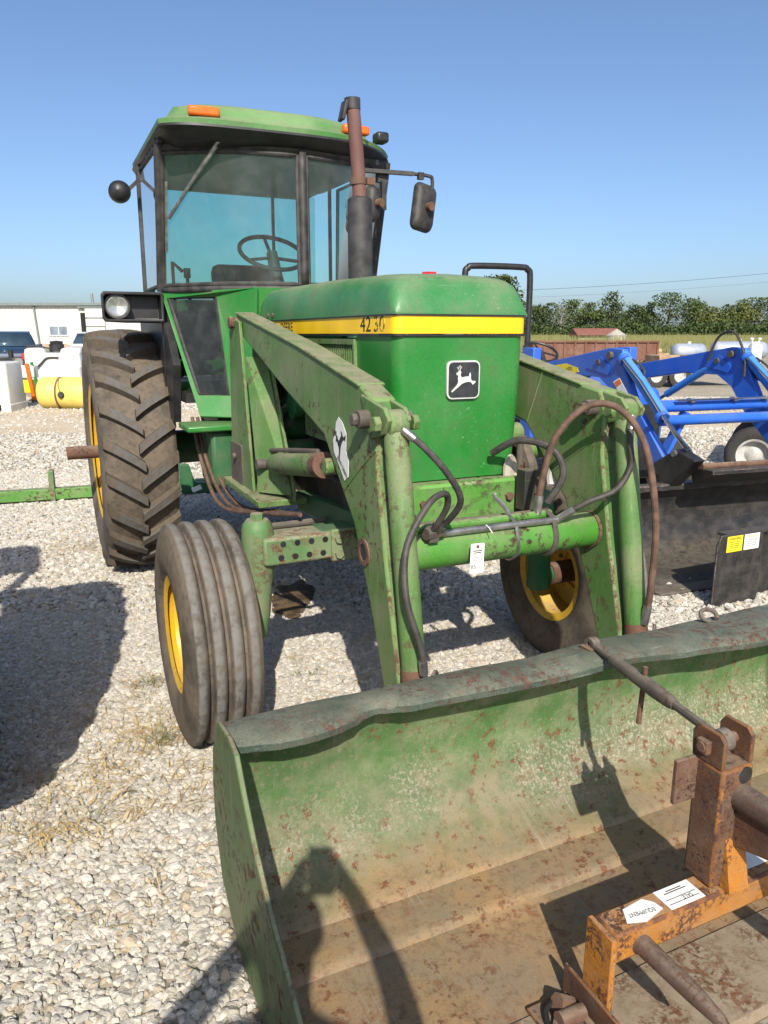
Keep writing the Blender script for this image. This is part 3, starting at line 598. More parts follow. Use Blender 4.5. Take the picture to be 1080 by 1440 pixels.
# ---- cab
def yf(x, z):
    k = 0.50 - (z - 1.90) * 0.33
    return 1.50 + k * (min(1.0, abs(x) / 0.69)) ** 2.3
def pane(x0, x1, z0, z1, n=14, off=0.0): return B().grid(lambda u, v: (x0 + (x1 - x0) * u, yf(x0 + (x1 - x0) * u, z0 + (z1 - z0) * v) + off, z0 + (z1 - z0) * v), n, 8)
ZB, ZT = 1.915, 2.615
ws = pane(-0.685, 0.02, ZB, ZT, 24).build('windshield', M['glass'], tr, smooth=60)
dg_ = pane(0.075, 0.685, ZB, ZT, 24).build('door_glass', M['glass'], tr, smooth=60)
def edge_tube(pts, r, name, parent, mat): return B().tube(pts, r, 8).build(name, mat, parent)
for nm, par, a, c in (('windshield_seal', ws, -0.685, 0.02), ('door_seal', dg_, 0.075, 0.685)):
    xs = [a + (c - a) * i / 24 for i in range(25)]
    loop = [(x, yf(x, ZB) - 0.004, ZB) for x in xs] + [(c, yf(c, ZB + (ZT - ZB) * i / 8) - 0.004, ZB + (ZT - ZB) * i / 8) for i in range(1, 9)] + [(x, yf(x, ZT) - 0.004, ZT) for x in xs[::-1]][1:] + [(a, yf(a, ZT - (ZT - ZB) * i / 8) - 0.004, ZT - (ZT - ZB) * i / 8) for i in range(1, 9)]
    edge_tube(loop, 0.014, nm, par, M['trim'])
b = B().grid(lambda u, v: (0.028 + 0.04 * u, yf(0.05, 1.9 + .74 * v) - 0.012, 1.9 + 0.74 * v), 1, 8); b.build('door_post', M['trim'], tr, solid=0.03)
b = B().grid(lambda u, v: (-0.69 + 1.38 * u, yf(-0.69 + 1.38 * u, 2.66) - 0.006, 2.625 + 0.085 * v), 40, 1); b.build('header_rail', M['trim'], tr, solid=0.02, smooth=60)
b = B().grid(lambda u, v: (-0.69 + 1.38 * u, yf(-0.69 + 1.38 * u, ZB) - 0.012, 1.872 + 0.032 * v), 40, 1); b.build('cowl_rail', M['trim'], tr, solid=0.03, smooth=60)
for sx in (-1, 1):
    pts = [(sx * 0.70, yf(0.69, ZB + (ZT + .08 - ZB) * i / 6) + 0.01, ZB - .03 + (ZT + 0.1 - ZB) * i / 6) for i in range(7)]
    B().tube(pts, 0.026, 10).build('corner_post', M['trim'], tr)
    B().bar((sx * 0.66, 2.66, 1.86), (sx * 0.64, 2.60, 2.68), 0.025, 0.04).build('rear_post', M['trim'], tr)
    q = [(2.02, ZB), (2.64, ZB), (2.60, ZT + .04), (1.83, ZT + .04)]
    b = B(); b.add([(sx * 0.705, y, z) for y, z in q], [(0, 1, 2, 3)]); sw = b.build('side_glass', M['glass'], tr)
    B().tube([(sx * 0.705, y, z) for y, z in q + q[:1]], 0.014, 8).build('side_seal', M['trim'], sw)
    b = B().box((sx * 0.68, 2.52, 1.55), (0.05, 1.0, 0.66)); b.build('side_panel', M['cabgreen'] if sx > 0 else M['black'], tr, bevel=0.01)
b = B().add([(-0.66, 3.0, 1.90), (0.66, 3.0, 1.90), (0.66, 2.97, 2.66), (-0.66, 2.97, 2.66)], [(0, 1, 2, 3)]); b.build('rear_glass', M['glass'], tr)
B().box((0, 3.02, 1.6), (1.36, 0.05, 0.56)).build('rear_panel', M['cabgreen'], tr, bevel=0.01)
B().box((0, 2.35, 1.26), (1.3, 1.35, 0.06)).build('cab_floor', M['black'], tr)
# lower front of the cab with its two toe windows
lp = None
for sx in (-1, 1):
    TL, TR, BR, BL = Vector((sx * 0.70, 1.985, 1.875)), Vector((sx * 0.26, 1.42, 1.885)), Vector((sx * 0.30, 1.40, 1.15)), Vector((sx * 0.60, 1.53, 1.16))
    P = lambda u, v: (TL * (1 - u) + TR * u) * v + (BL * (1 - u) + BR * u) * (1 - v) + Vector((0, 0.05 * math.sin(math.pi * min(1, max(0, u))) , 0))
    u0, u1, v0, v1 = 0.06, 0.60, 0.17, 0.95
    b = B(); outer = [P(0, 0), P(1, 0), P(1, 1), P(0, 1)]; inner = [P(u0 + .04, v0), P(u1, v0), P(u1, v1), P(u0, v1)]
    b.add(outer + inner, [(0, 1, 5, 4), (1, 2, 6, 5), (2, 3, 7, 6), (3, 0, 4, 7)]); lp = b.build('lower_panel', M['cabgreen'], tr, solid=0.02, bevel=0.004, smooth=0)
    gq = B().add([p + Vector((0, .006, 0)) for p in inner], [(0, 1, 2, 3)]).build('toe_window', M['darkglass'], tr)
    B().tube(inner + inner[:1], 0.014, 6).build('toe_window_seal', M['trim'], gq)
B().box((0, 1.46, 1.52), (0.56, 0.03, 0.74)).build('firewall', M['cabgreen'], tr)
b = B().box((-0.55, 1.44, 1.115), (0.34, 0.28, 0.035)); st = b.build('step_plate', M['cabgreen'], tr, bevel=0.01)
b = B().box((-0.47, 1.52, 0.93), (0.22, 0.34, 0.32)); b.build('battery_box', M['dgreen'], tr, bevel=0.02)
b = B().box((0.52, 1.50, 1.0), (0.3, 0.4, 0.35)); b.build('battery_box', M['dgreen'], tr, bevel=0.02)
b = B()
for dx in (0, 0.03, 0.06): b.tube(spline([(-0.63 + dx, 1.62, 1.15), (-0.62 + dx, 1.45, 0.9), (-0.60 + dx * 1.5, 1.1, 0.72), (-0.52 + dx, 0.5, 0.80), (-0.45, 0.2, 0.85)]), 0.011, 8)
b.build('hydraulic_hose', M['hosebrown'], tr)
# roof
def roof_ring(ins, z, back=0.0):
    pts = []
    for i in range(41):
        x = -1 + 2 * i / 40; w = 0.735 - ins
        y = 1.40 + ins + (0.10 * abs(x) ** 8 + 0.03 * x * x if x < 0 else 0.40 * x ** 3.2)
        pts.append((x * w, y, z))
    return pts + [(0.715 - ins, 2.6, z), (0.62 - ins, 3.08 - ins - back, z), (-0.62 + ins, 3.08 - ins - back, z), (-0.72 + ins, 2.72, z)]
rf = B().loft([roof_ring(0.004, 2.712), roof_ring(0.0, 2.735), roof_ring(0.055, 2.762), roof_ring(0.075, 2.79), roof_ring(0.10, 2.825), roof_ring(0.16, 2.85), roof_ring(0.34, 2.865)]).build('roof', M['roofgreen'], tr, smooth=35)
B().loft([roof_ring(0.0, 2.711), roof_ring(-0.004, 2.698), roof_ring(0.012, 2.684), roof_ring(0.12, 2.632), roof_ring(0.16, 2.64)]).build('roof_visor', M['black'], rf, smooth=40)
b = B().box((0, 2.3, 2.66), (1.2, 1.3, 0.03)); b.build('headliner', M['headliner'], rf)
for sx in (-1, 1):
    b = B().box(((-0.505, 1.465, 2.778) if sx < 0 else (0.365, 1.455, 2.775)), (0.165, 0.05, 0.048), Matrix.Rotation(sx * R(4), 3, 'Z')); b.build('warning_lamp', M['orange'], rf, bevel=0.012)
b = B().box((0.60, 1.62, 2.79), (0.08, 0.09, 0.06)); b.build('antenna_base', M['black'], rf, bevel=0.015)
b = B()
for k in range(5): b.box((-0.702, 1.72 + k * 0.10, 2.668), (0.03, 0.065, 0.025))
b.build('air_vent', M['trim'], rf, bevel=0.005)
# wiper
b = B()
x0, z0 = -0.40, 2.665
b.tube([(x0, yf(x0, z0) - 0.06, z0), (x0 - 0.03, yf(x0, z0) - 0.055, z0 - 0.02), (-0.662, yf(-.66, 2.28) - 0.03, 2.28)], 0.010, 6)
b.tube([(x0 - .03, yf(x0, z0) - 0.05, z0 - 0.04), (-0.655, yf(-.655, 2.30) - 0.02, 2.30)], 0.008, 6)
wp = b.build('wiper_arm', M['steel'], tr)
B().box((x0, yf(x0, z0) - 0.045, z0 + 0.008), (0.09, 0.05, 0.03)).build('wiper_motor', M['trim'], wp, bevel=0.006)
b = B().bar((-0.672, yf(-.672, 2.07) - 0.022, 2.10), (-0.672, yf(-.672, 2.5) - 0.022, 2.47), 0.014, 0.012); b.build('wiper_blade', M['steel'], wp)
# interior
b = B()
rim_c = Vector((0.0, 1.98, 2.135)); tilt = Matrix.Rotation(R(34), 3, 'X')
ringp = [rim_c + tilt @ Vector((0.205 * math.cos(a), 0.205 * math.sin(a), 0)) for a in [2 * math.pi * i / 40 for i in range(41)]]
b.tube(ringp, 0.014, 8)
for a in (90, 210, 330): b.tube([rim_c + Vector((0, 0, -.03)), rim_c + tilt @ Vector((0.2 * math.cos(R(a)), 0.2 * math.sin(R(a)), 0))], 0.011, 6)
b.build('steering_wheel', M['black'], tr)
B().cyl(rim_c + Vector((0, 0, 0.0)), (0.03, 1.72, 1.5), 0.035, 12, 0.06).build('steering_column', M['trim'], tr)
b = B().box((-0.05, 2.55, 1.865), (0.42, 0.13, 0.48), Matrix.Rotation(R(-8), 3, 'X')).box((0.0, 2.33, 1.56), (0.5, 0.5, 0.15)); b.build('operator_seat', M['seat'], tr, bevel=0.05)
b = B().box((-0.50, 2.25, 1.62), (0.22, 0.7, 0.30)); b.build('side_console', M['trim'], tr, bevel=0.03)
for x_ in (0.32,): B().bar((x_, 2.99, 1.9), (x_, 2.97, 2.66), 0.02, 0.02).build('rear_glass_bar', M['trim'], tr)
b = B().box((0.0, 1.75, 1.80), (0.42, 0.16, 0.2)); b.build('dash_console', M['black'], tr, bevel=0.03)
b = B().tube([(-0.45, 2.3, 1.5), (-0.50, 2.2, 1.98)], 0.012, 6).cyl((-0.50, 2.2, 1.98), (-0.50, 2.2, 2.04), 0.022, 10).tube([(-0.55, 2.4, 1.5), (-0.58, 2.25, 2.08), (-.53, 2.2, 2.02)], 0.012, 6); b.build('control_lever', M['black'], tr)
# fender lamps
for sx in (-1, 1):
    b = B(); y0 = 1.93
    o = [(sx * 0.70, 1.70), (sx * 1.045, 1.70), (sx * 1.06, 1.72), (sx * 1.06, 1.855), (sx * 1.045, 1.875), (sx * 0.70, 1.875)]
    cx, cz = sx * 0.88, 1.787
    i_ = [(cx + (x - cx) * 0.90, cz + (z - cz) * 0.80) for x, z in o]
    n = len(o); V = [(x, y0, z) for x, z in o] + [(x, y0, z) for x, z in i_] + [(x, y0 + 0.10, z) for x, z in i_] + [(sx * 0.70 + (x - sx * 0.70) * 0.55, y0 + 0.40, z) for x, z in o]
    F = [(k, (k + 1) % n, n + (k + 1) % n, n + k) for k in range(n)] + [(n + k, n + (k + 1) % n, 2 * n + (k + 1) % n, 2 * n + k) for k in range(n)] + [tuple(range(2 * n, 3 * n))] + [(k, (k + 1) % n, 3 * n + (k + 1) % n, 3 * n + k) for k in range(n)] + [tuple(range(3 * n, 4 * n))]
    lb = b.add(V, F).build('fender_lamp_box', M['black'], tr, bevel=0.006)
    b = B().lathe([(0.02, 0.0), (0.015, 0.03), (0.0, 0.055), (0.006, 0.066), (0.05, 0.05), (0.08, 0.0)], 28, 'y', (0, 0, 0)); 
    me = b.mesh('headlamp', M['lamp'], 40); hl = bpy.data.objects.new('headlamp', me); col.objects.link(hl); hl.parent = lb; hl.location = (sx * 0.968, y0 + 0.02, 1.79)
    b = B().lathe([(0.0, 0.064), (-0.012, 0.072), (0.03, 0.078), (0.09, 0.06)], 28, 'y'); me = b.mesh('lamp_bezel', M['trim'], 40); hb = bpy.data.objects.new('lamp_bezel', me); col.objects.link(hb); hb.parent = lb; hb.location = (sx * 0.968, y0 + 0.02, 1.79)
    b = B().prism([(1.95, 1.70), (1.75, 1.45), (1.85, 1.10), (2.05, 1.10), (2.3, 1.70)], 'x', sx * 0.655, sx * 0.70); b.build('fender_apron', M['black'], tr)
# work light behind the cab roof
b = B().lathe([(-0.05, 0.0), (-0.045, 0.03), (-0.02, 0.06), (0.03, 0.07), (0.045, 0.066), (0.045, 0.0)], 24, 'y'); me = b.mesh('work_light', M['black'], 45)
wlg = bpy.data.objects.new('work_light', me); col.objects.link(wlg); wlg.parent = tr; wlg.location = (-0.85, 2.45, 2.515); wlg.rotation_euler = (0, 0, R(-14))
B().bar((-0.80, 2.47, 2.52), (-0.715, 2.49, 2.60), 0.03, 0.02).bar((-0.715, 2.49, 2.59), (-0.70, 2.49, 2.72), 0.03, 0.03).build('light_bracket', M['trim'], tr)
# mirrors on their arm
b = B().tube(spline([(0.62, 1.62, 2.56), (0.62, 1.58, 2.595), (0.75, 1.54, 2.59), (0.87, 1.5, 2.578), (0.895, 1.5, 2.56), (0.895, 1.5, 2.50), (0.875, 1.5, 2.42)], 6), 0.011, 8)
b.box((0.60, 1.60, 2.565), (0.07, 0.04, 0.06)).box((0.60, 1.58, 2.46), (0.03, 0.03, 0.17)).box((0.82, 1.51, 2.575), (0.035, 0.03, 0.04))
b.bar((0.40, 1.595, 2.593), (0.78, 1.53, 2.588), 0.03, 0.022); ma = b.build('mirror_arm', M['trim'], tr)
def mirror(c, w, h, rz, lean):
    m = Matrix.Translation(c) @ Matrix.Rotation(rz, 4, 'Z') @ Matrix.Rotation(lean, 4, 'Y')
    b = B().loft([[(x * k, yy, z * k) for x, z in rrect(w, h, 0.04)] for yy, k in ((-0.045, 0.55), (-0.035, 0.85), (-0.015, 0.97), (0.0, 1.0), (0.012, 0.98))]); me = b.mesh('mirror', M['trim'], 45); me.transform(m)
    o = bpy.data.objects.new('mirror', me); col.objects.link(o); o.parent = tr
    b = B().prism(rrect(w * 0.9, h * 0.92, 0.035), 'y', 0.0125, 0.014); me = b.mesh('mirror_glass', M['mirror'], 30); me.transform(m); g = bpy.data.objects.new('mirror_glass', me); col.objects.link(g); g.parent = o
    b = B().cyl((0.0, -0.04, 0.0), (0.0, -0.085, 0.0), 0.022, 12, 0.026); me = b.mesh('mirror_knuckle', M['rust'], 40); me.transform(m); g = bpy.data.objects.new('mirror_knuckle', me); col.objects.link(g); g.parent = o
mirror((0.842, 1.52, 2.395), 0.165, 0.285, R(14), R(9)); mirror((0.52, 1.58, 2.405), 0.10, 0.215, R(25), R(8))

# ------------------------------------------------------------------ loader
ARM = [(1.02, 1.70), (0.97, 1.735), (0.01, 1.583), (-0.44, 1.498), (-0.60, 1.468), (-0.70, 1.43), (-0.735, 1.36), (-0.735, 1.2), (-0.80, 0.90), (-0.895, 0.553), (-0.97, 0.24), (-0.87, 0.20), (-0.777, 0.487), (-0.673, 0.732), (-0.535, 0.988), (-0.41, 1.105), (-0.252, 1.262), (0.216, 1.40), (0.825, 1.60), (1.0, 1.65)]
for sx in (-1, 1):
    DZ = 0.022 if sx > 0 else 0.0
    arm = B().prism([(y, z - (DZ if z > 1.39 and y > -0.62 else 0)) for y, z in ARM], 'x', sx * 0.415, sx * 0.50).build('loader_arm', M['loader'], tr, bevel=0.010)
    # weld lines and folded edge plates
    for xx in (0.4995, 0.4155): B().tube(spline([(sx * xx, -0.73, 1.27), (sx * xx, -0.6, 1.19), (sx * xx, -0.45, 1.085)]), 0.0045, 6).build('weld_seam', M['loader'], arm)
    if sx > 0: B().tube([(0.4155, -0.36, 1.50), (0.4155, -0.26, 1.27)], 0.004, 6).build('weld_seam', M['loader'], arm)
    TOPP = [(y, z - DZ) for y, z in ((0.985, 1.738), (0.01, 1.587), (-0.44, 1.502), (-0.60, 1.472))]
    B().prism(TOPP + [(y, z - 0.010) for y, z in TOPP[::-1]], 'x', sx * 0.408, sx * 0.507).build('arm_top_plate', M['loader'], arm, bevel=0.003)
    # pin at the knee
    b = B().cyl((sx * 0.37, -0.68, 1.365), (sx * 0.545, -0.68, 1.365), 0.030, 18); bolt(b, (sx * 0.545, -0.68, 1.365), (sx, 0, 0), 0.022, 0.02); bolt(b, (sx * 0.37, -0.68, 1.365), (-sx, 0, 0), 0.022, 0.02); b.build('knee_pin', M['darksteel'], arm, bevel=0.004)
    b = B()
    for ex in (0.425, 0.492):
        b.prism([(-0.62, 1.44), (-0.80, 1.41), (-0.835, 1.375), (-0.80, 1.33), (-0.70, 1.30)], 'x', sx * ex, sx * (ex + 0.016))
    b.build('knee_lug', M['loader'], arm, bevel=0.004)
    # ringed hole through the lower arm
    b = B().lathe([(-0.004, 0.030), (-0.004, 0.048), (0.004, 0.048), (0.004, 0.030)], 24, 'x', (sx * 0.502, -0.63, 0.905), True); b.build('hole_ring', M['rust'], arm)
    b = B().cyl((sx * 0.4995, -0.63, 0.905), (sx * 0.5025, -0.63, 0.905), 0.031, 24); b.build('arm_hole', M['trim'], arm)
    # tilt cylinder in front of the lower arm
    top, bot = Vector((sx * 0.460, -0.785, 1.36)), Vector((sx * 0.460, -0.935, 0.545))
    d = (bot - top).normalized(); cy = B().tube([top + d * 0.03, top + d * 0.05, bot - d * 0.03, bot], [0.036, 0.040, 0.040, 0.034], 22).build('tilt_cylinder', M['loader'], arm)
    B().cyl(top - Vector((0.032, 0, 0)), top + Vector((0.032, 0, 0)), 0.044, 20).build('cylinder_eye', M['loader'], cy, bevel=0.006)
    for e_ in (-1, 1): bolt(B(), top + Vector((e_ * 0.055, 0, 0)), (e_, 0, 0), 0.026, 0.022).build('pin_bolt', M['loader'], cy, bevel=0.003)
    B().tube([bot - d * 0.05, bot - d * 0.015, bot + d * 0.01], [0.041, 0.044, 0.041], 22).build('gland', M['rust'], cy)
    B().cyl(bot, bot + d * 0.10, 0.022, 14).build('cylinder_rod', M['steel'], cy)
    B().tube([bot + Vector((0.055 + 0.02 * math.cos(a), -0.03 + 0.018 * math.cos(a), 0.012 + 0.032 * math.sin(a))) for a in [k * 0.5 for k in range(13)]], 0.006, 6).build('clevis_ring', M['darksteel'], cy)
    # mast: front plate, side plate and foot
    b = B().prism([(1.06, 1.72), (0.86, 1.69), (0.72, 0.86), (1.14, 0.84)], 'x', sx * 0.505, sx * 0.52); ms = b.build('loader_mast', M['loader'], tr, bevel=0.003)
    B().prism([(1.06, 1.72), (0.86, 1.69), (0.44, 0.90), (0.44, 0.85), (1.14, 0.84)], 'x', sx * 0.385, sx * 0.40).build('mast_inner_plate', M['loader'], ms, bevel=0.003)
    b = B().add([(sx * 0.505, 0.80, 1.52), (sx * 0.40, 0.80, 1.52), (sx * 0.40, 0.46, 0.88), (sx * 0.505, 0.66, 0.87)], [(0, 1, 2, 3)]); b.build('mast_front_plate', M['loader'], ms, solid=0.014, smooth=0)
    B().cyl((sx * 0.36, 0.965, 1.685), (sx * 0.545, 0.965, 1.685), 0.028, 16).build('mast_pin', M['rust'], ms, bevel=0.004)
    B().box((sx * 0.43, 0.84, 0.845), (0.26, 0.72, 0.03)).build('mast_foot', M['loader'], ms, bevel=0.004)
    b = B().box((sx * 0.51, 1.02, 0.96), (0.03, 0.24, 0.22)); bolt(b, (sx * 0.525, 1.02, 1.0), (sx, 0, 0), 0.018, 0.02); b.build('mast_bracket', M['darksteel'], ms, bevel=0.004)
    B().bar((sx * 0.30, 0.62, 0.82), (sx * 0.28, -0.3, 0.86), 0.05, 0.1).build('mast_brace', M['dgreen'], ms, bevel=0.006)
    # lift cylinder
    a0, a1 = Vector((sx * 0.455, 0.62, 1.015)), Vector((sx * 0.455, -0.30, 1.15)); d = (a1 - a0).normalized()
    lc = B().tube([a0 + d * 0.10, a0 + d * 0.12, a0 + d * 0.74, a0 + d * 0.76], [0.046, 0.05, 0.05, 0.046], 22).build('lift_cylinder', M['loader'], tr)
    B().tube([a0, a0 + d * 0.12], 0.03, 14).cyl(a0 - Vector((0.07, 0, 0)), a0 + Vector((0.07, 0, 0)), 0.026, 14).build('base_eye', M['darksteel'], lc); B().tube([a0 + d * 0.75, a1], 0.024, 14).build('cylinder_rod', M['darksteel'], lc)
    B().tube([a0 + d * .70, a0 + d * 0.77], 0.053, 22).build('gland', M['rust'], lc)
    B().cyl(a1 - Vector((0.065, 0, 0)), a1 + Vector((0.06, 0, 0)), 0.032, 16).build('lift_pin', M['loader'], lc, bevel=0.004)
    B().tube([a0 + Vector((0, -.02, .07)), a0 + d * 0.4 + Vector((0, 0, .062)), a0 + d * 0.7 + Vector((0, 0, .055))], 0.011, 8).build('oil_pipe', M['darksteel'], lc)
# sticker on the near arm
b = B().prism([(-0.62, 1.08), (-0.655, 1.10), (-0.66, 1.16), (-0.635, 1.185), (-0.64, 1.25), (-0.605, 1.285), (-0.57, 1.30), (-0.545, 1.28), (-0.535, 1.235), (-0.515, 1.215), (-0.52, 1.17), (-0.545, 1.15)], 'x', -0.5035, -0.502)
stk = b.build('arm_sticker', M['white'], tr)
stk.location = (0, 0.155, 0.045); stk.rotation_euler = (0, 0, 0)
deer(stk, M['ink'], frame((-0.5037, -0.588, 1.215), (0, -0.80, 0.6), (0, 0.6, 0.80)), 0.13, 0)
text('sticker_lettering', 'JOHN DEERE', 0.022, M['ink'], stk, frame((-0.504, -0.60, 1.127), (0, -0.70, -0.5), (0, -0.5, 0.7)), 0.0004, sx=0.85)
# cross tube with pipes, strap and tag
ct = B().tube([(-0.415, -0.70, 0.905), (0.405, -0.70, 0.905), (0.417, -0.70, 0.905)], [0.066, 0.066, 0.062], 28).build('cross_tube', M['loaderb'], tr)
B().tube([(0.398, -0.70, 0.905), (0.412, -0.70, 0.905)], 0.071, 28).build('tube_collar', M['rust'], ct)
B().tube([(-0.30, -0.745, 0.973), (0.10, -0.748, 0.973), (0.22, -0.748, 0.972)], 0.0125, 10).build('oil_pipe', M['steel'], ct)
B().tube([(-0.33, -0.70, 0.985), (0.22, -0.70, 0.985)], 0.0145, 10).build('oil_pipe', M['loaderb'], ct)
B().tube([(-0.33, -0.66, 0.98), (0.24, -0.66, 0.98)], 0.0145, 10).build('oil_pipe', M['darksteel'], ct)
for x in (0.035, 0.20):
    B().tube([(x, -0.70 + 0.069 * math.cos(a), 0.905 + 0.069 * math.sin(a) + (0.018 if math.sin(a) > .5 else 0)) for a in [R(80 + 12 * k) for k in range(17)]], 0.007 if x < .1 else 0.011, 6).build('pipe_strap', M['steel'] if x < .1 else M['darksteel'], ct)
B().tube(spline([(0.035, -0.71, 0.995), (0.02, -0.69, 1.03), (0.0, -0.66, 1.06), (0.005, -0.655, 1.07)]), 0.008, 6).build('strap_tail', M['steel'], ct)
tg = B().prism(rrect(0.052, 0.108, 0.004), 'y', -0.7955, -0.7945); tgo = tg.build('price_tag', M['tag'], tr); tgo.location = (-0.095, 0.0, 0.925); tgo.rotation_euler = (R(3), 0, R(-4))
fm = lambda z: frame((0, -0.796, z), (1, 0, 0), (0, 0, 1))
text('tag_number', '85', 0.022, M['ink'], tgo, fm(-0.030) @ Matrix.Translation((-0.012, 0, 0)), 0.0003)
b = B()
for k, (z, w) in enumerate(((0.028, 0.034), (0.021, 0.028), (0.004, 0.04), (-0.006, 0.04))): b.box((0, -0.7962, z), (w, 0.0006, 0.0035 if k < 2 else 0.0015))
b.build('tag_lines', M['trim'], tgo)
B().lathe([(-0.797, 0.0), (-0.797, 0.006), (-0.795, 0.006)], 12, 'y', (0, 0, 0.043)).build('tag_eyelet', M['rust'], tgo)
B().tube([(-0.095, -0.797, 0.968), (-0.093, -0.775, 0.98), (-0.09, -0.748, 0.985)], 0.002, 5).build('tag_string', M['white'], tr)
# hoses
def hose(pts, r, mat, f0=True, f1=True):
    P = spline(pts, 10); o = B().tube(P, r, 10).build('loader_hose', M[mat], tr)
    for on, a, c in ((f0, P[0], P[6]), (f1, P[-1], P[-7])):
        if on: B().tube([a, a + (c - a) * 0.75, c], [r * 1.28, r * 1.35, r * 1.25], 12).build('hose_fitting', M['steel'], o)
hose([(-0.455, -0.83, 1.345), (-0.40, -0.87, 1.29), (-0.335, -0.90, 1.21), (-0.28, -0.89, 1.12), (-0.28, -0.82, 1.04), (-0.30, -0.76, 0.985)], 0.0108, 'rubber')
hose([(-0.455, -0.985, 0.60), (-0.475, -1.0, 0.70), (-0.51, -0.97, 0.85), (-0.49, -0.93, 1.0), (-0.40, -0.90, 1.12), (-0.325, -0.87, 1.14), (-0.30, -0.84, 1.09), (-0.315, -0.80, 1.02), (-0.32, -0.76, 0.985)], 0.0108, 'rubber')
hose([(0.455, -0.83, 1.345), (0.43, -0.86, 1.26), (0.435, -0.865, 1.17), (0.38, -0.86, 1.09), (0.29, -0.82, 1.045), (0.22, -0.748, 0.975)], 0.0108, 'rubber')
hose([(0.16, -0.70, 0.985), (0.17, -0.71, 1.12), (0.20, -0.74, 1.28), (0.29, -0.79, 1.385), (0.37, -0.865, 1.375), (0.425, -0.94, 1.25), (0.455, -0.985, 1.0), (0.46, -0.985, 0.75), (0.462, -0.965, 0.605)], 0.0122, 'hosebrown')
hose([(0.12, -0.45, 1.18), (0.17, -0.55, 1.24), (0.24, -0.66, 1.22), (0.27, -0.70, 1.13), (0.22, -0.68, 1.02)], 0.014, 'rubber', False, False)
b = B().cyl((-0.34, -0.77, 0.985), (-0.27, -0.755, 0.985), 0.022, 8).box((-0.31, -0.76, 0.98), (0.035, 0.035, 0.05)).cyl((-0.31, -0.80, 1.03), (-0.30, -0.77, 0.99), 0.016, 6); b.build('hose_coupling', M['darksteel'], tr)
# clutter behind the cross tube on the far side
B().cyl((0.12, -0.25, 1.20), (0.40, -0.22, 1.22), 0.045, 18).build('valve_block', M['loader'], tr, bevel=0.004)
b = B().tube(spline([(0.36, -0.30, 1.2), (0.33, -0.42, 1.1), (0.30, -0.48, 1.0)]), 0.03, 10).tube([(0.30, -0.38, 1.2), (0.30, -0.40, 0.9)], 0.016, 8).box((0.235, -0.52, 1.04), (0.05, 0.06, 0.16)); b.build('valve_linkage', M['grime'], tr, bevel=0.004)
b = B().lathe([(0, 0.0), (0.006, 0.04), (0.0, 0.052), (0.006, 0.055), (0.012, 0.045), (0.012, 0.0)], 24, 'y'); lid = b.build('white_filter_lid', M['bin'], tr, (0.225, -0.43, 1.10)); lid.scale = (0.6, 1, 1.2)

# ------------------------------------------------------------------ bucket
BW = 1.11
INNER = [(-1.075, 0.628), (-1.045, 0.55), (-1.018, 0.46), (-1.004, 0.36), (-1.008, 0.28), (-1.030, 0.19), (-1.075, 0.125), (-1.15, 0.088), (-1.232, 0.064), (-1.244, 0.052), (-1.31, 0.050), (-1.368, 0.047), (-1.386, 0.034), (-1.60, 0.032), (-1.90, 0.026)]
def bwall(u, v):
    k = v * (len(INNER) - 1); i = min(int(k), len(INNER) - 2); t = k - i; y = INNER[i][0] * (1 - t) + INNER[i + 1][0] * t; z = INNER[i][1] * (1 - t) + INNER[i + 1][1] * t
    x = -BW + 2 * BW * u
    w = 0.010 * (mnoise.noise((x * 2.2, y * 3, z * 5)) + 0.4 * mnoise.noise((x * 7, y * 7, z * 9)))
    if z > 0.12: y += w
    else: z += w * 0.25
    return (x, y, z)
bk = B().grid(bwall, 60, 42).build('bucket', M['bucket'], tr, solid=0.008, smooth=35)
SIDE = [(-1.078, 0.640), (-1.0, 0.52), (-0.975, 0.40), (-0.978, 0.27), (-1.03, 0.13), (-1.16, 0.05), (-1.30, 0.022), (-1.92, 0.018), (-1.90, 0.09), (-1.711, 0.294), (-1.645, 0.335), (-1.527, 0.395), (-1.411, 0.482), (-1.321, 0.575), (-1.265, 0.645), (-1.20, 0.655)]
for sx in (-1, 1):
    sp_ = B().prism(SIDE, 'x', sx * (BW - 0.004), sx * (BW + 0.010)).build('side_plate', M['bucketside'], bk, bevel=0.003)
LF = [(-1.12, -1.185), (-1.07, -1.20), (-0.98, -1.222), (-0.907, -1.228), (-0.84, -1.222), (-0.779, -1.205), (-0.735, -1.178), (-0.706, -1.166), (-0.65, -1.18), (-0.603, -1.195), (-0.3, -1.208), (0.118, -1.218), (0.40, -1.25), (0.70, -1.29), (0.9, -1.285), (1.12, -1.27)]
def lipy(x):
    for (a, ya), (c, yc) in zip(LF, LF[1:]):
        if x <= c: t = (x - a) / (c - a); t = t * t * (3 - 2 * t); return ya + (yc - ya) * t
    return LF[-1][1]
secs = []
for i in range(91):
    x = -BW - 0.008 + (2 * BW + 0.016) * i / 90; y1 = lipy(x); zb = 0.632 + 0.004 * mnoise.noise((x * 4, 0, 0)); dz = 0.010 * mnoise.noise((x * 2.3, 5, 0))
    yb = -1.068 - 0.012 * mnoise.noise((x * 3, 9, 1))
    secs.append([(x, yb, zb), (x, (yb + y1) / 2, zb + 0.012 + dz * .3), (x, y1 + 0.012, zb + 0.002 + dz), (x, y1, zb - 0.008 + dz), (x, y1 + 0.003, zb - 0.028 + dz), (x, y1 + 0.016, zb - 0.028 + dz), (x, y1 + 0.03, zb - 0.012 + dz), (x, yb, zb - 0.014)])
B().loft(secs).build('bucket_lip', M['lip'], bk, smooth=50)
B().prism([(-1.70, 0.022), (-1.93, 0.016), (-1.935, 0.030), (-1.92, 0.044), (-1.86, 0.046), (-1.70, 0.040)], 'x', -BW + 0.006, BW - 0.006).build('cutting_edge', M['cutedge'], bk)
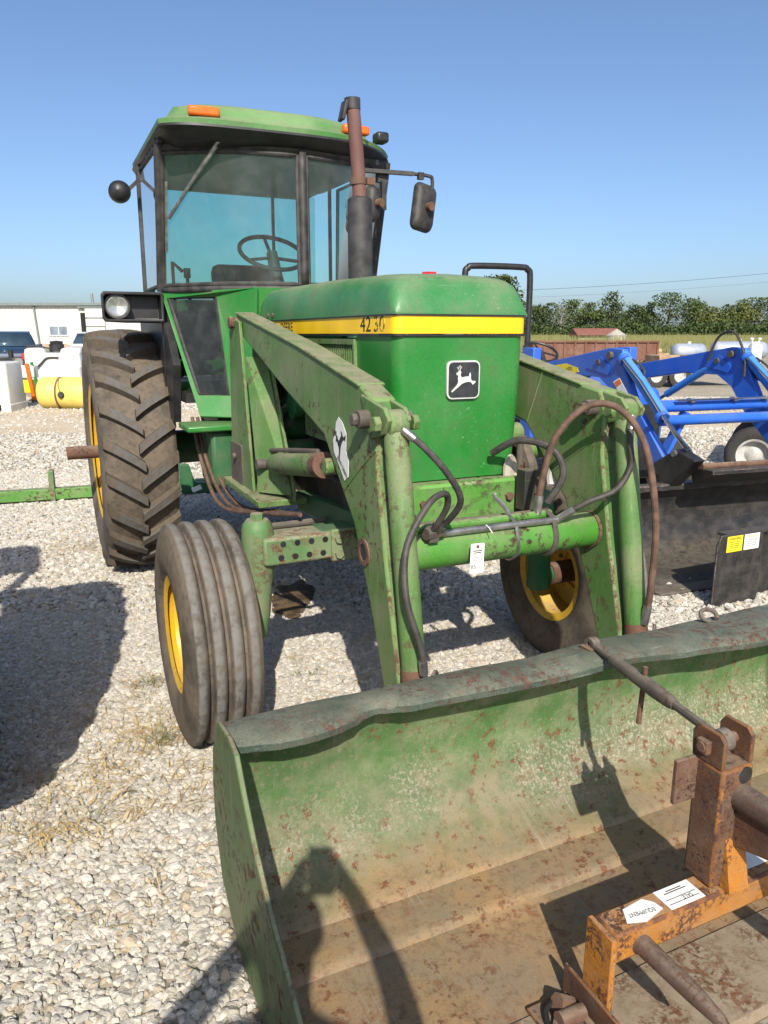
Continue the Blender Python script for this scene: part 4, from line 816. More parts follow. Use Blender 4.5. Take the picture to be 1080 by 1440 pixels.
for sx in (-1, 1):
    b = B()
    for dx in (-0.06, 0.06): b.prism([(-0.985, 0.56), (-0.86, 0.52), (-0.84, 0.18), (-0.96, 0.12), (-1.0, 0.3)], 'x', sx * 0.458 + dx - 0.008, sx * 0.458 + dx + 0.008)
    b.build('bucket_hinge', M['loader'], bk, bevel=0.003)
B().tube([(0.63 + 0.035 * math.cos(a), -1.10 + 0.02 * math.sin(a), 0.656 + 0.016 * math.sin(a)) for a in [k * math.pi / 8 for k in range(-2, 12)]], 0.008, 8).build('lip_hook', M['darksteel'], bk)
# ------------------------------------------------------------------ bale spear bolted into the bucket (frame numbers are in the tractor's own axes)
Rm = Matrix.Rotation(YAW, 3, 'Z'); base = Vector((-0.03, -1.77, 0.036)); wb = Rm @ base + Vector((0.12, 3.23, 0))
spr = thing('bale_spear', 'rusty orange bale spear frame standing inside the green bucket', 'bale spear', wb, YAW)
OFF = tuple(-base)
bm_ = B().box((-0.03, -1.772, 0.262), (0.735, 0.078, 0.078)).build('cross_beam', M['spearpaint'], spr, OFF, bevel=0.008)
for sx in (-1, 1):
    b = B().box((-0.03 + sx * 0.376, -1.775, 0.170), (0.016, 0.088, 0.262)); b.build('end_plate', M['spearpaint'], spr, OFF, bevel=0.003)
    x0 = -0.03 + sx * 0.376
    # angle iron foot on the bucket floor
    b = B().box((x0 + sx * 0.014, -1.77, 0.082), (0.010, 0.19, 0.085)).box((x0 + sx * 0.075, -1.775, 0.045), (0.118, 0.18, 0.010)); ft = b.build('angle_foot', M['spearrust'], spr, OFF, bevel=0.003)
    b = B().tube([(x0 + sx * 0.075 + 0.045 * math.cos(a), -1.80 + 0.055 * math.sin(a), 0.062 + 0.006 * math.sin(2 * a)) for a in [k * math.pi / 9 for k in range(18)]], 0.009, 8)
    b.cyl((x0 + sx * 0.03, -1.765, 0.07), (x0 + sx * 0.10, -1.765, 0.075), 0.020, 12).cyl((x0 + sx * 0.04, -1.735, 0.06), (x0 + sx * 0.08, -1.73, 0.085), 0.022, 8); b.build('chain_shackle', M['rust'], spr, OFF)
    b = B().tube(spline([(x0 + sx * 0.05, -1.71, 0.075), (x0 + sx * 0.11, -1.73, 0.07), (x0 + sx * 0.125, -1.80, 0.058), (x0 + sx * 0.09, -1.86, 0.055), (x0 + sx * 0.06, -1.85, 0.07)]), 0.006, 6); b.build('tie_wire', M['black'], spr, OFF)
    s0 = Vector((-0.03 + sx * 0.29, -1.80, 0.252)); b = B().tube([s0, s0 + Vector((0.004, -0.02, 0)), s0 + Vector((0.012, -0.16, -0.006)), s0 + Vector((0.016, -0.225, -0.012)), s0 + Vector((0.018, -0.255, -0.016))], [0.027, 0.024, 0.021, 0.015, 0.004], 14); b.build('short_spear', M['spearsteel'], spr, OFF)
up = B().box((-0.036, -1.752, 0.465), (0.104, 0.088, 0.32)).build('upright', M['spearrust'], spr, OFF, bevel=0.008)
b = B().prism([(-1.795, 0.30), (-1.825, 0.30), (-1.795, 0.44)], 'x', -0.055, 0.01); b.build('upright_gusset', M['spearpaint'], spr, OFF)
for sx in (-1, 1):
    b = B().prism([(-1.79, 0.625), (-1.70, 0.625), (-1.695, 0.69), (-1.71, 0.712), (-1.775, 0.712), (-1.79, 0.695)], 'x', -0.036 + sx * 0.046 - 0.006, -0.036 + sx * 0.046 + 0.006); b.build('link_ear', M['spearrust'], spr, OFF, bevel=0.003)
b = B().cyl((-0.11, -1.74, 0.67), (0.035, -1.74, 0.67), 0.014, 12).box((-0.098, -1.74, 0.67), (0.018, 0.034, 0.034)); b.build('link_pin', M['rust'], spr, OFF, bevel=0.003)
B().box((-0.122, -1.715, 0.572), (0.07, 0.012, 0.118)).build('stop_plate', M['rust'], spr, OFF, bevel=0.002)
B().cyl((-0.012, -1.797, 0.60), (-0.012, -1.794, 0.60), 0.022, 16).build('upright_hole', M['black'], spr, OFF)
b = B().tube([(-0.02, -1.78, 0.545), (-0.018, -1.9, 0.545), (-0.005, -2.35, 0.535), (0.0, -2.75, 0.52), (0.0, -2.86, 0.51)], [0.034, 0.032, 0.029, 0.018, 0.004], 14); ms_ = b.build('main_spear', M['spearsteel'], spr, OFF)
b = B().prism([(-1.79, 0.53), (-2.06, 0.52), (-2.03, 0.475), (-1.79, 0.41)], 'x', -0.032, -0.006); b.build('spear_socket', M['spearrust'], spr, OFF, bevel=0.004)
# paper stickers on the beam
st1 = B().prism([(-0.345, -1.79), (-0.30, -1.805), (-0.235, -1.79), (-0.24, -1.765), (-0.26, -1.745), (-0.325, -1.752)], 'z', 0.3015, 0.3022).build('beam_sticker', M['white'], spr, OFF)
text('sticker_lettering', 'EQUIPMENT', 0.017, M['ink'], st1, frame((-0.29, -1.778, 0.3023), (-1, 0.12, 0), (0, -1, 0)), 0.0002, sx=0.8)
st2 = B().box((-0.165, -1.772, 0.3018), (0.11, 0.062, 0.0008)).build('beam_sticker', M['white'], spr, OFF)
b = B()
for k, (y, w) in enumerate(((-1.752, .05), (-1.758, .07), (-1.776, .095), (-1.790, .095))): b.box((-0.165, y, 0.3024), (w, 0.0016 if k > 1 else 0.0025, 0.0004))
b.build('sticker_lines', M['ink'], st2)
text('sticker_lettering', 'SALE', 0.015, M['ink'], st2, frame((-0.15, -1.783, 0.3023), (-1, 0, 0), (0, -1, 0)), 0.0002)
st3 = B().box((0.10, -1.755, 0.3018), (0.10, 0.05, 0.0008)).build('beam_sticker', M['white'], spr, OFF)
# top link from the bucket lip to the ears
A_, Z_ = Vector((0.085, -1.125, 0.655)), Vector((-0.036, -1.74, 0.67)); d = Z_ - A_
bl_ = thing('top_link', 'worn steel screw link running from the bucket lip to the spear upright', 'link', Rm @ A_ + Vector((0.12, 3.23, 0)), YAW)
oa = tuple(-A_)
B().tube([A_ + d * 0.20, A_ + d * 0.23, A_ + d * 0.27, A_ + d * 0.55, A_ + d * 0.66, A_ + d * 0.70], [0.018, 0.021, 0.019, 0.022, 0.019, 0.014], 14).build('link_body', M['darksteel'], bl_, oa)
B().tube([A_ + d * 0.02, A_ + d * 0.22], 0.011, 10).tube([A_ + d * 0.68, A_ + d * 0.96], 0.012, 10).build('threaded_rod', M['darksteel'], bl_, oa)
for c, r in ((A_, 0.024), (Z_, 0.028)): B().lathe([(-0.014, r * .5), (-0.014, r), (0.014, r), (0.014, r * .5)], 18, 'x', tuple(c), True).build('link_eye', M['darksteel'], bl_, oa)
hp = A_ + d * 0.46; B().tube([hp + Vector((0.005, 0, 0.045)), hp + Vector((-0.004, 0.0, -0.13))], 0.0075, 8).build('tommy_bar', M['rust'], bl_, oa)
B().cyl(A_ + Vector((0, 0.0, -0.03)), A_ + Vector((0, 0.0, 0.022)), 0.012, 8).box(tuple(A_ + Vector((0, 0, -0.012))), (0.06, 0.05, 0.014)).build('link_anchor', M['rust'], bl_, oa)
# ------------------------------------------------------------------ blue tractor with loader
BL, BY = (2.44, 6.29, 0), R(18)
bt = thing('blue_tractor', 'bright blue compact tractor with blue loader arms and black roll bar', 'tractor', BL, BY)
def hb(u, v, x): p = hit(u, v, 'x', x, BL, BY); return (p.y, p.z)
near = [(755, 513), (863, 489), (880, 491), (880, 512), (899, 572), (937, 643), (923, 656), (882, 592), (863, 548), (846, 530), (805, 527), (760, 535)]
ARMB = [hb(u, v, -0.6) for u, v in near]
CYB = [hb(874, 500, -0.6), hb(931, 588, -0.6), hb(964, 634, -0.6)]
for sx in (-1, 1):
    a = B().prism(ARMB, 'x', sx * 0.6 - 0.03, sx * 0.6 + 0.03).build('loader_arm', M['blue'], bt, bevel=0.008)
    p = [Vector((sx * 0.6 + (0.03 if sx > 0 else -0.03) * 0 - 0.06 * (1 if sx < 0 else -1) * 0, y - 0.03, z)) for i_, (y, z) in enumerate(CYB)]
    c = B().tube([p[0], p[1]], 0.044, 16).build('tilt_cylinder', M['blue2'], a)
    B().tube([p[1], p[2]], 0.018, 12).build('cylinder_rod', M['chrome'], c)
    B().tube([p[0] + Vector((-.05, -.03, .0)), p[0] * .5 + p[1] * .5 + Vector((-.05, -.04, .03)), p[1] + Vector((-.04, -.05, .0)), p[2] + Vector((-.03, -.03, .03))], 0.010, 8).build('level_rod', M['chrome'], a)
    b = B().cyl((sx * 0.6 - 0.06, ARMB[1][0] - 0.02, ARMB[1][1] - 0.06), (sx * 0.6 + 0.06, ARMB[1][0] - 0.02, ARMB[1][1] - 0.06), 0.03, 14); b.build('knee_pin', M['darksteel'], a)
    y0, z0 = ARMB[0]; l0 = Vector((sx * 0.6, ARMB[9][0] + .05, ARMB[9][1] + .1)); 
    # lift cylinder, mast and quick attach ears
    m0 = Vector((sx * 0.55, y0 + 0.15, 0.75)); B().tube([l0, (l0 + m0) / 2], 0.034, 14).build('lift_cylinder', M['blue2'], bt); B().tube([(l0 + m0) / 2, m0], 0.018, 12).build('cylinder_rod', M['chrome'], bt)
    B().box((sx * 0.55, y0 + 0.2, 1.0), (0.09, 0.22, 1.0)).build('loader_mast', M['blue'], bt, bevel=0.01)
    B().prism([(y0 + .05, z0 - .02), (y0 + 0.9, z0 + 0.02), (y0 + .9, z0 - 0.12), (y0 + .05, z0 - 0.16)], 'x', sx * 0.6 - 0.03, sx * 0.6 + 0.03).build('arm_tail', M['blue'], bt, bevel=0.006)
    ea = [hb(u, v, -0.6) for u, v in ((926, 650), (958, 631), (985, 648), (950, 684), (938, 682))]
    e = B().prism(ea, 'x', sx * 0.6 - 0.05, sx * 0.6 + 0.05).build('attach_ear', M['black'], bt, bevel=0.01)
    q0 = Vector((sx * 0.6, ea[1][0], ea[1][1] - 0.03)); B().cyl(q0 - Vector((.07, 0, 0)), q0 + Vector((.07, 0, 0)), 0.025, 12).build('attach_pin', M['steel'], e)
    P0 = Vector((sx * 0.6 - 0.05, ARMB[9][0] + .1, ARMB[9][1] + .12)); 
    if sx > 0: B().tube(spline([P0, P0 + Vector((0, -.1, .2)), P0 + Vector((0, -.28, .24)), P0 + Vector((0, -.42, .05)), P0 + Vector((0, -.44, -.12))]), 0.011, 8).build('hose', M['rubber'], bt)
    fw = B().lathe([(-0.09, 0.16), (-0.10, 0.19), (-0.05, 0.16), (0.05, 0.16), (0.10, 0.19), (0.09, 0.16)], 32).lathe([(sx * 0.03, 0.165), (sx * 0.02, 0.1), (sx * 0.05, 0.0)], 32).build('front_wheel', M['wheelwhite'], bt, (sx * 0.55, 0.72, 0.33))
    B().lathe([(-0.09, 0.17), (-0.115, 0.22), (-0.115, 0.28), (-0.095, 0.32), (-0.04, 0.332), (0.04, 0.332), (0.095, 0.32), (0.115, 0.28), (0.115, 0.22), (0.09, 0.17)], 40).build('tyre', M['smalltyre'], fw, smooth=50)
    rw = B().lathe([(-0.13, 0.30), (-0.14, 0.33), (0.14, 0.33), (0.13, 0.30)], 36).lathe([(sx * 0.05, 0.31), (sx * 0.0, 0.2), (sx * 0.05, 0.0)], 36).build('rear_wheel', M['tankwhite'], bt, (sx * 0.66, 2.5, 0.56))
    B().lathe([(-0.13, 0.31), (-0.17, 0.38), (-0.17, 0.48), (-0.14, 0.545), (0, 0.56), (0.14, 0.545), (0.17, 0.48), (0.17, 0.38), (0.13, 0.31)], 44).build('tyre', M['smalltyre'], rw, smooth=50)
    B().grid(lambda u, v: (sx * (0.48 + 0.36 * v), 2.5 - 0.62 * math.cos(math.pi * (0.12 + 0.8 * u)), 0.56 + 0.62 * math.sin(math.pi * (0.12 + 0.8 * u))), 14, 2).build('fender', M['blue'], bt, solid=0.02)
pa = [hb(u, v, -0.6) for u, v in ((918, 572), (925, 592))]
for k, (y, z) in enumerate(pa): B().cyl((-0.58, y, z), (0.58, y, z), 0.045 if k == 0 else 0.04, 18).build('cross_tube', M['blue'], bt)
B().bar((-0.30, pa[0][0], pa[0][1] - .05), (-0.45, pa[0][0] + .02, pa[0][1] - 0.38), 0.10, 0.03).build('arm_stay', M['blue'], bt)
q = hb(975, 660, -0.6); B().prism([(q[0] + .1, q[1]), (q[0] - .14, q[1] + .01), (q[0] - .14, q[1] - .02), (q[0] + .05, q[1] - .12)], 'x', -0.55, 0.55).build('attach_plate', M['blackbucket'], bt, bevel=0.006)
b = B().cyl((-0.55, q[0] - 0.02, q[1] + 0.02), (0.55, q[0] - 0.02, q[1] + 0.02), 0.022, 12); b.build('attach_bar', M['rust'], bt)
b = B().loft([[(x * w, y, z) for x, z in ((-.26, .62), (.26, .62), (.27, .95), (.2, zt), (-.2, zt), (-.27, .95))] for y, w, zt in ((0.45, .92, 1.10), (0.5, 1, 1.16), (1.1, 1, 1.22), (1.75, 1, 1.25))]); hd = b.build('hood', M['blue'], bt, bevel=0.03)
B().box((0, 0.44, 0.85), (0.40, 0.03, 0.34)).build('grille', M['black'], hd, bevel=0.01)
B().box((0, 1.6, 0.52), (0.36, 2.3, 0.36)).build('chassis', M['black'], bt, bevel=0.02)
B().box((0, 0.72, 0.35), (0.9, 0.12, 0.1)).build('front_axle', M['black'], bt, bevel=0.02)
B().box((0, 2.2, 0.62), (1.0, 0.7, 0.05)).build('floor_plate', M['black'], bt)
b = B().box((0, 2.65, 0.98), (0.46, 0.42, 0.12)).box((0, 2.86, 1.22), (0.44, 0.1, 0.4)); b.build('seat', M['seat'], bt, bevel=0.03)
cc = Vector((0, 2.28, 1.44)); tl = Matrix.Rotation(R(30), 3, 'X'); b = B().tube([cc + tl @ Vector((.19 * math.cos(a), .19 * math.sin(a), 0)) for a in [2 * math.pi * i / 32 for i in range(33)]], 0.014, 8)
for a in (90, 210, 330): b.tube([cc, cc + tl @ Vector((.19 * math.cos(R(a)), .19 * math.sin(R(a)), 0))], 0.01, 6)
b.cyl(cc, cc + Vector((0, -0.35, -0.45)), 0.03, 10); b.build('steering_wheel', M['black'], bt)
B().box((0.0, 1.85, 1.22), (0.4, 0.2, 0.25)).build('dashboard', M['black'], bt, bevel=0.03)
B().lathe([(-.03, 0.0), (-.03, .04), (.02, .045), (.035, .02), (.035, 0)], 18, 'z', (-0.34, 2.35, 1.45)).build('turn_lamp', M['orange'], bt)
B().tube([(-0.34, 2.35, 1.42), (-0.36, 2.35, 1.1)], 0.012, 6).build('lamp_stalk', M['black'], bt)
rp = spline([(-0.44, 3.4, 0.55), (-0.44, 3.4, 1.4), (-0.44, 3.4, 2.28), (-0.40, 3.4, 2.40), (-0.30, 3.4, 2.43), (0.30, 3.4, 2.43), (0.40, 3.4, 2.40), (0.44, 3.4, 2.28), (0.44, 3.4, 1.4), (0.44, 3.4, 0.55)], 5)
b = B().tube(rp, 0.038, 12); ro = b.build('roll_bar', M['black'], bt)
B().cyl((-0.49, 3.4, 1.85), (-0.39, 3.4, 1.85), 0.02, 8).cyl((0.39, 3.4, 1.85), (0.49, 3.4, 1.85), 0.02, 8).build('roll_bar_pin', M['steel'], ro)
B().box((0, 3.2, 0.7), (0.95, 0.5, 0.2)).build('rear_housing', M['black'], bt, bevel=0.02)
y0, z0 = ARMB[0]; 
dq = [hb(u, v, -0.632) for u, v in ((768, 521), (778, 514), (796, 511), (812, 517), (814, 523), (800, 526), (780, 525))]
B().prism(dq, 'x', -0.6325, -0.6305).build('arm_decal', M['decalyellow'], bt)
q2 = hb(800, 519, -0.633); text('decal_lettering', '110TL', 0.045, M['ink'], bt, frame((-0.6332, q2[0], q2[1]), (0, -1, 0.16), (0, 0, 1)), 0.0005)
sq = [hb(u, v, -0.632) for u, v in ((862, 537), (871, 531), (884, 556), (877, 564))]
B().prism(sq, 'x', -0.6325, -0.6305).build('warning_sticker', M['white'], bt)
sq = [hb(u, v, -0.633) for u, v in ((864, 538), (871, 533), (874, 539), (867, 545))]
B().prism(sq, 'x', -0.6335, -0.6328).build('sticker_band', M['orange'], bt)
for sx in (-1, 1):
    k0 = Vector((sx * 0.6 - 0.032, ARMB[1][0], ARMB[1][1])); g0 = [(k0.y + .32, k0.z - .17), (k0.y + .12, k0.z - .07), (k0.y - .02, k0.z - .15), (k0.y - .0, k0.z - .22)]
    B().prism(g0, 'x', k0.x - 0.006, k0.x).build('gusset_plate', M['blue'], bt, bevel=0.003)
    B().cyl((k0.x - .02, k0.y + .14, k0.z - .12), (k0.x + .08, k0.y + .14, k0.z - .12), 0.025, 12).build('boss', M['darksteel'], bt)
    cA, cB = Vector((sx * 0.6 - .02, CYB[0][0] - .03, CYB[0][1])), Vector((sx * 0.6 - .02, CYB[1][0] - .03, CYB[1][1])); dd = (cB - cA)
    for f_ in (0.06, 0.97): B().tube([cA + dd * (f_ - .02), cA + dd * (f_ + .03)], 0.05, 16).build('cylinder_collar', M['blue'], bt)
    B().tube(spline([cA + dd * .1 + Vector((.03, -.05, .02)), cA + dd * .3 + Vector((.04, -.08, .02)), cA + dd * .42 + Vector((.03, .06, -.02)), cA + dd * .3 + Vector((.02, .12, .02))]), 0.009, 8).build('hose', M['rubber'], bt)
    B().cyl(cA + dd * .08 + Vector((.03, -.045, .0)), cA + dd * .16 + Vector((.03, -.05, .01)), 0.014, 8).build('hose_fitting', M['steel'], bt)
for k in range(3): B().tube([(-0.45, pa[0][0] - .06 - .012 * k, pa[0][1] + .05), (0.42, pa[0][0] - .06 - .012 * k, pa[0][1] + .05), (0.52, pa[0][0] - .03, pa[0][1] + .12 + .04 * k)], 0.007, 6).build('oil_pipe', M['chrome'], bt)
for x in (-.3, .1, .4): B().box((x, pa[0][0] - .05, pa[0][1] + .045), (.035, .06, .03)).build('pipe_clip', M['steel'], bt, bevel=.004)

# ------------------------------------------------------------------ black loader bucket lying on the gravel
p0, p1 = hit(895, 687, 'z', 0.54), hit(1080, 673, 'z', 0.54); ang = math.atan2(p1.y - p0.y, p1.x - p0.x)
bb = thing('black_bucket', 'wide scuffed black loader bucket resting on the gravel, empty and detached', 'bucket', (p0.x - 0.35 * math.cos(ang), p0.y - 0.35 * math.sin(ang), 0), ang)
prof = [(-0.05, 0.54), (0.0, 0.52), (0.05, 0.40), (0.045, 0.25), (0.0, 0.12), (-0.12, 0.045), (-0.45, 0.025), (-0.72, 0.018)]
B().grid(lambda u, v: (2.25 * u, prof[int(round(v * 7))][0], prof[int(round(v * 7))][1]), 8, 7).build('shell', M['blackbucket'], bb, solid=0.012, smooth=50)
B().bar((0, -0.03, 0.545), (2.25, -0.03, 0.545), 0.09, 0.05).build('top_lip', M['blackbucket'], bb, bevel=0.012)
for x in (0.0, 2.25): B().prism([(0.05, 0.54), (0.06, 0.25), (0.0, 0.1), (-0.1, 0.02), (-0.72, 0.01), (-0.70, 0.07), (-0.35, 0.28), (-0.12, 0.55)], 'x', x - 0.008, x + 0.008).build('side_plate', M['blackbucket'], bb, bevel=0.003)
B().box((1.125, -0.70, 0.02), (2.25, 0.14, 0.02)).build('cutting_edge', M['darksteel'], bb, bevel=0.003)

# ------------------------------------------------------------------ black attachment plate with warning stickers
a0, a1 = hit(1000, 856, 'z', 0), hit(1063, 843, 'z', 0); an = math.atan2(a1.y - a0.y, a1.x - a0.x)
ap = thing('attachment_plate', 'black steel quick attach plate with yellow and white warning stickers standing on gravel', 'attachment', (a0.x, a0.y, 0), an)
B().prism([(0.0, 0.0), (0.38, 0.0), (0.395, 0.05), (0.385, 0.455), (0.03, 0.455), (0.0, 0.40)], 'y', 0.0, 0.014).build('plate', M['blackbucket'], ap, bevel=0.004)
B().prism([(0.39, 0.02), (1.3, 0.02), (1.3, 0.45), (0.39, 0.45)], 'y', 0.05, 0.064).build('back_plate', M['blackbucket'], ap, bevel=0.004)
B().box((0.69, 0.05, 0.445), (1.2, 0.08, 0.02)).build('top_flange', M['blackbucket'], ap, bevel=0.004)
B().box((0.44, 0.046, 0.30), (0.05, 0.006, 0.05)).build('slot', M['black'], ap)
for x, m, nm in ((0.14, 'decalyellow', 'warning_sticker'), (0.285, 'white', 'warning_sticker')):
    k = B().box((x, -0.0015, 0.395), (0.13, 0.002, 0.098)).build(nm, M[m], ap)
    text('sticker_lettering', 'WARNING', 0.022, M['ink'] if m == 'decalyellow' else M['decalyellow'], k, frame((x, -0.0032, 0.428), (1, 0, 0), (0, 0, 1)), 0.0004)
    b = B()
    for j in range(4): b.box((x, -0.003, 0.407 - j * 0.012), (0.09 - 0.02 * (j % 2), 0.001, 0.003))
    b.build('sticker_lines', M['ink'], k)

# ------------------------------------------------------------------ dark compact loader beyond the blue arms
cp = hit(1056, 677, 'z', 0)
cl_ = thing('compact_loader', 'compact loader with white rimmed tyre and raised black bucket beside the blue tractor', 'loader', (cp.x, cp.y, 0), R(62))
for sx, yy in ((0, 0), (1.1, 0), (0, -1.5), (1.1, -1.5)):
    w = B().lathe([(-0.09, 0.16), (-0.10, 0.185), (-0.05, 0.16), (0.05, 0.16), (0.10, 0.185), (0.09, 0.16)], 32).lathe([(-0.04, 0.165), (-0.01, 0.1), (-0.04, 0.06), (-0.05, 0.0)], 32).build('wheel', M['wheelwhite'], cl_, (sx, yy, 0.31))
    B().lathe([(-0.09, 0.17), (-0.11, 0.21), (-0.11, 0.26), (-0.09, 0.30), (-0.04, 0.312), (0.04, 0.312), (0.09, 0.30), (0.11, 0.26), (0.11, 0.21), (0.09, 0.17)], 40).build('tyre', M['smalltyre'], w, smooth=50)
B().box((0.55, -1.0, 0.68), (0.8, 1.6, 0.55)).build('body', M['black'], cl_, bevel=0.05)
B().box((0.55, -0.75, 0.31), (0.1, 1.5, 0.1)).box((0.55, 0.0, 0.31), (1.1, 0.1, 0.1)).box((0.55, -1.5, 0.31), (1.1, 0.1, 0.1)).build('axles', M['black'], cl_)
for x in (0.1, 1.0): B().bar((x, -1.8, 1.0), (x, -0.4, 1.2), 0.09, 0.14).build('lift_arm', M['black'], cl_, bevel=0.01)
B().grid(lambda u, v: (-0.12 + 1.4 * u, [(-0.85, 1.42), (-0.45, 1.45), (-0.32, 1.25), (-0.42, 1.02), (-0.9, 1.0)][int(round(v * 4))][0], [(-0.85, 1.42), (-0.45, 1.45), (-0.32, 1.25), (-0.42, 1.02), (-0.9, 1.0)][int(round(v * 4))][1]), 4, 4).build('bucket', M['blackbucket'], cl_, solid=0.02)
for x in (-0.12, 1.28): B().prism([(-0.85, 1.42), (-0.45, 1.45), (-0.32, 1.25), (-0.42, 1.02), (-0.9, 1.0)], 'x', x - 0.01, x + 0.01).build('bucket_side', M['blackbucket'], cl_)
# ------------------------------------------------------------------ field and tree line
def field_mat():
    s = N('dry_tall_grass_field'); c = s.mix(s.ramp(s.noise((0.05, 0.25, 1), 5), 0.35, 0.65), (0.20, 0.185, 0.075), (0.13, 0.15, 0.055)); c = s.mix(s.ramp(s.noise(0.9, 5), 0.45, 0.7, 0, 0.6), c, (0.26, 0.215, 0.10)); s.set(c, 0.95, 0, 0.1); return s.m
M['field'] = field_mat()
b = B().grid(lambda u, v: (4 + 330 * u, 62 + 200 * v + 6 * u, 0.006 if v == 0 else 0.55 + 0.18 * mnoise.noise((u * 60, v * 40, 0)) + 1.6 * v), 120, 40)
struct(b.build('grass_field', M['field'], smooth=60))
b = B()
for i in range(9000):
    v = random.random() ** 2.2; x = 4 + 110 * random.random(); y = 61 + 60 * v + 0.02 * x; h = random.uniform(0.55, 1.15); w = 0.03 + 0.03 * random.random(); dx = random.uniform(-.18, .18); z = 0.0 if v < 0.02 else 0.45 + 0.5 * v
    b.add([(x - w, y, z), (x + w, y + .02, z), (x + dx, y, z + h)], [(0, 1, 2)])
o = b.build('tall_grass', M['field'], smooth=0, fix=False); o['kind'] = 'stuff'; tag(o, 'tall dry tan grass at the edge of the far field', 'grass')

def leaf_mat(name, a, c_):
    s = N(name); c = s.mix(s.ramp(s.noise(0.45, 4), 0.35, 0.65), a, c_); c = s.mix(s.ramp(s.noise(3.0, 3), 0.4, 0.7, 0, 0.5), c, tuple(x * 0.6 for x in a)); s.set(c, 0.65, 0, 0.25); return s.m
LEAF = [leaf_mat('leaf_dark', (0.042, 0.068, 0.020), (0.070, 0.10, 0.030)), leaf_mat('leaf_mid', (0.062, 0.092, 0.024), (0.095, 0.125, 0.036)), leaf_mat('leaf_yellow', (0.095, 0.115, 0.03), (0.13, 0.14, 0.04))]
M['bark'] = plain('bark', (0.10, 0.08, 0.06), 0.9, var=0.3, scale=4)
def tree(name, label, u, v_top, dist, w, kind, nleaf=2600, low=0.1, seed=0):
    rnd = random.Random(seed); p = at_dist(u, v_top, dist); H = p.z; t = thing(name, label, 'tree', (p.x, dist, 0), rnd.uniform(0, 6), 'trees of the far tree line')
    b = B().tube([(0, 0, 0), (0.05, 0, H * 0.3), (-0.1, 0.1, H * 0.6), (0, 0, H * 0.85)], [0.035 * H, 0.026 * H, 0.016 * H, 0.004 * H], 8)
    cl = []
    for k in range(15):
        f = rnd.uniform(low, 0.95); rad = w / 2 * math.sqrt(max(0.05, 1 - ((f - 0.45) / 0.62) ** 2)) * rnd.uniform(0.35, 0.85); a = rnd.uniform(0, 6.28)
        c = Vector((rad * math.cos(a), rad * math.sin(a), H * (0.1 + f * 0.80))); cl.append((c, rnd.uniform(0.13, 0.24) * w)); b.tube([(0, 0, c.z * 0.6), c * 0.5 + Vector((0, 0, c.z * 0.32)), c], [0.012 * H, 0.008 * H, 0.003 * H], 5)
    cl.append((Vector((0, 0, H * 0.88)), 0.15 * w)); cl.append((Vector((0, 0, H * 0.6)), 0.26 * w)); b.build('trunk', M['bark'], t)
    b = B(); per = nleaf // len(cl)
    for c, r in cl:
        for _ in range(per):
            d = Vector((rnd.gauss(0, 1), rnd.gauss(0, 1), rnd.gauss(0, 1))).normalized() * r * rnd.uniform(0.55, 1.12) ; d.z *= 0.85; q = c + d
            if q.z > H: q.z = H - rnd.random() * 0.3
            if q.z < 0.1: q.z = 0.1 + rnd.random() * 0.5
            n = Vector((rnd.gauss(0, 1), rnd.gauss(0, 1), rnd.gauss(0.4, 1))).normalized(); x = n.orthogonal().normalized() * rnd.uniform(0.14, 0.30); y = n.cross(x).normalized() * rnd.uniform(0.14, 0.30)
            b.add([q - x, q + y, q + x, q - y], [(0, 1, 2, 3)])
    b.build('crown', LEAF[kind], t, smooth=0, fix=False); return t
T_ = [(598, 432, 190, 11, 1), (640, 428, 190, 12, 0), (700, 420, 185, 10, 1), (752, 430, 190, 9, 0), (775, 426, 186, 9, 0), (808, 421, 192, 9, 1), (832, 424, 186, 7, 1), (862, 409, 190, 9, 0), (893, 428, 184, 8, 0), (915, 424, 190, 7, 0), (943, 411, 188, 14, 0), (975, 421, 192, 9, 1), (1000, 431, 184, 9, 2), (1023, 428, 190, 8, 0), (1046, 421, 188, 10, 2), (1072, 418, 190, 11, 1), (1105, 420, 188, 11, 0)]
names = ['dark round tree in the far row, seen beyond the field', 'mid green bushy tree in the far row beyond the field', 'yellowish green tree in the far row beyond the field']
for i, (u, v, d, w, k) in enumerate(T_):
    lab = names[k]
    if i == 7: lab = 'tall narrow dark tree rising above its neighbours in the far row'
    if i == 10: lab = 'broadest dark domed tree in the far row beyond the field'
    tree('tree', lab, u, v, d, w * 1.15, k, seed=i, low=-0.05)
tree('tree', 'larger nearer leafy tree standing behind the black roll bar', 708, 384, 118, 8.5, 0, 4000, seed=50, low=-0.05)
b = B(); rnd = random.Random(90)
for i, (u, d) in enumerate(((570, 178), (660, 180), (730, 178), (790, 180), (850, 179), (880, 181), (930, 178), (985, 180), (1030, 178), (1060, 181), (1090, 179))):
    p = at_dist(u, 456 - 4 * (i % 3), d)
    for _ in range(1300):
        a = rnd.uniform(0, 6.28); r = 6.5 * math.sqrt(rnd.random()); z = rnd.random() ** 0.8 * p.z * (1 - 0.4 * (r / 6.5) ** 2); q = Vector((p.x + r * math.cos(a), d + 0.5 * r * math.sin(a), z)); n = Vector((rnd.gauss(0, 1), rnd.gauss(0, 1), rnd.gauss(0, 1))).normalized(); x = n.orthogonal().normalized() * 0.3; y = n.cross(x) * 0.9; b.add([q - x, q + y, q + x, q - y], [(0, 1, 2, 3)])
o = b.build('understory_brush', LEAF[0], smooth=0, fix=False); o['kind'] = 'stuff'; tag(o, 'dark brush filling the foot of the far tree row', 'brush')
pd = at_dist(790, 427, 180); t = thing('dead_tree', 'bare grey leafless tree among the green far trees', 'tree', (pd.x, 180, 0)); b = B(); rnd = random.Random(5); H = pd.z
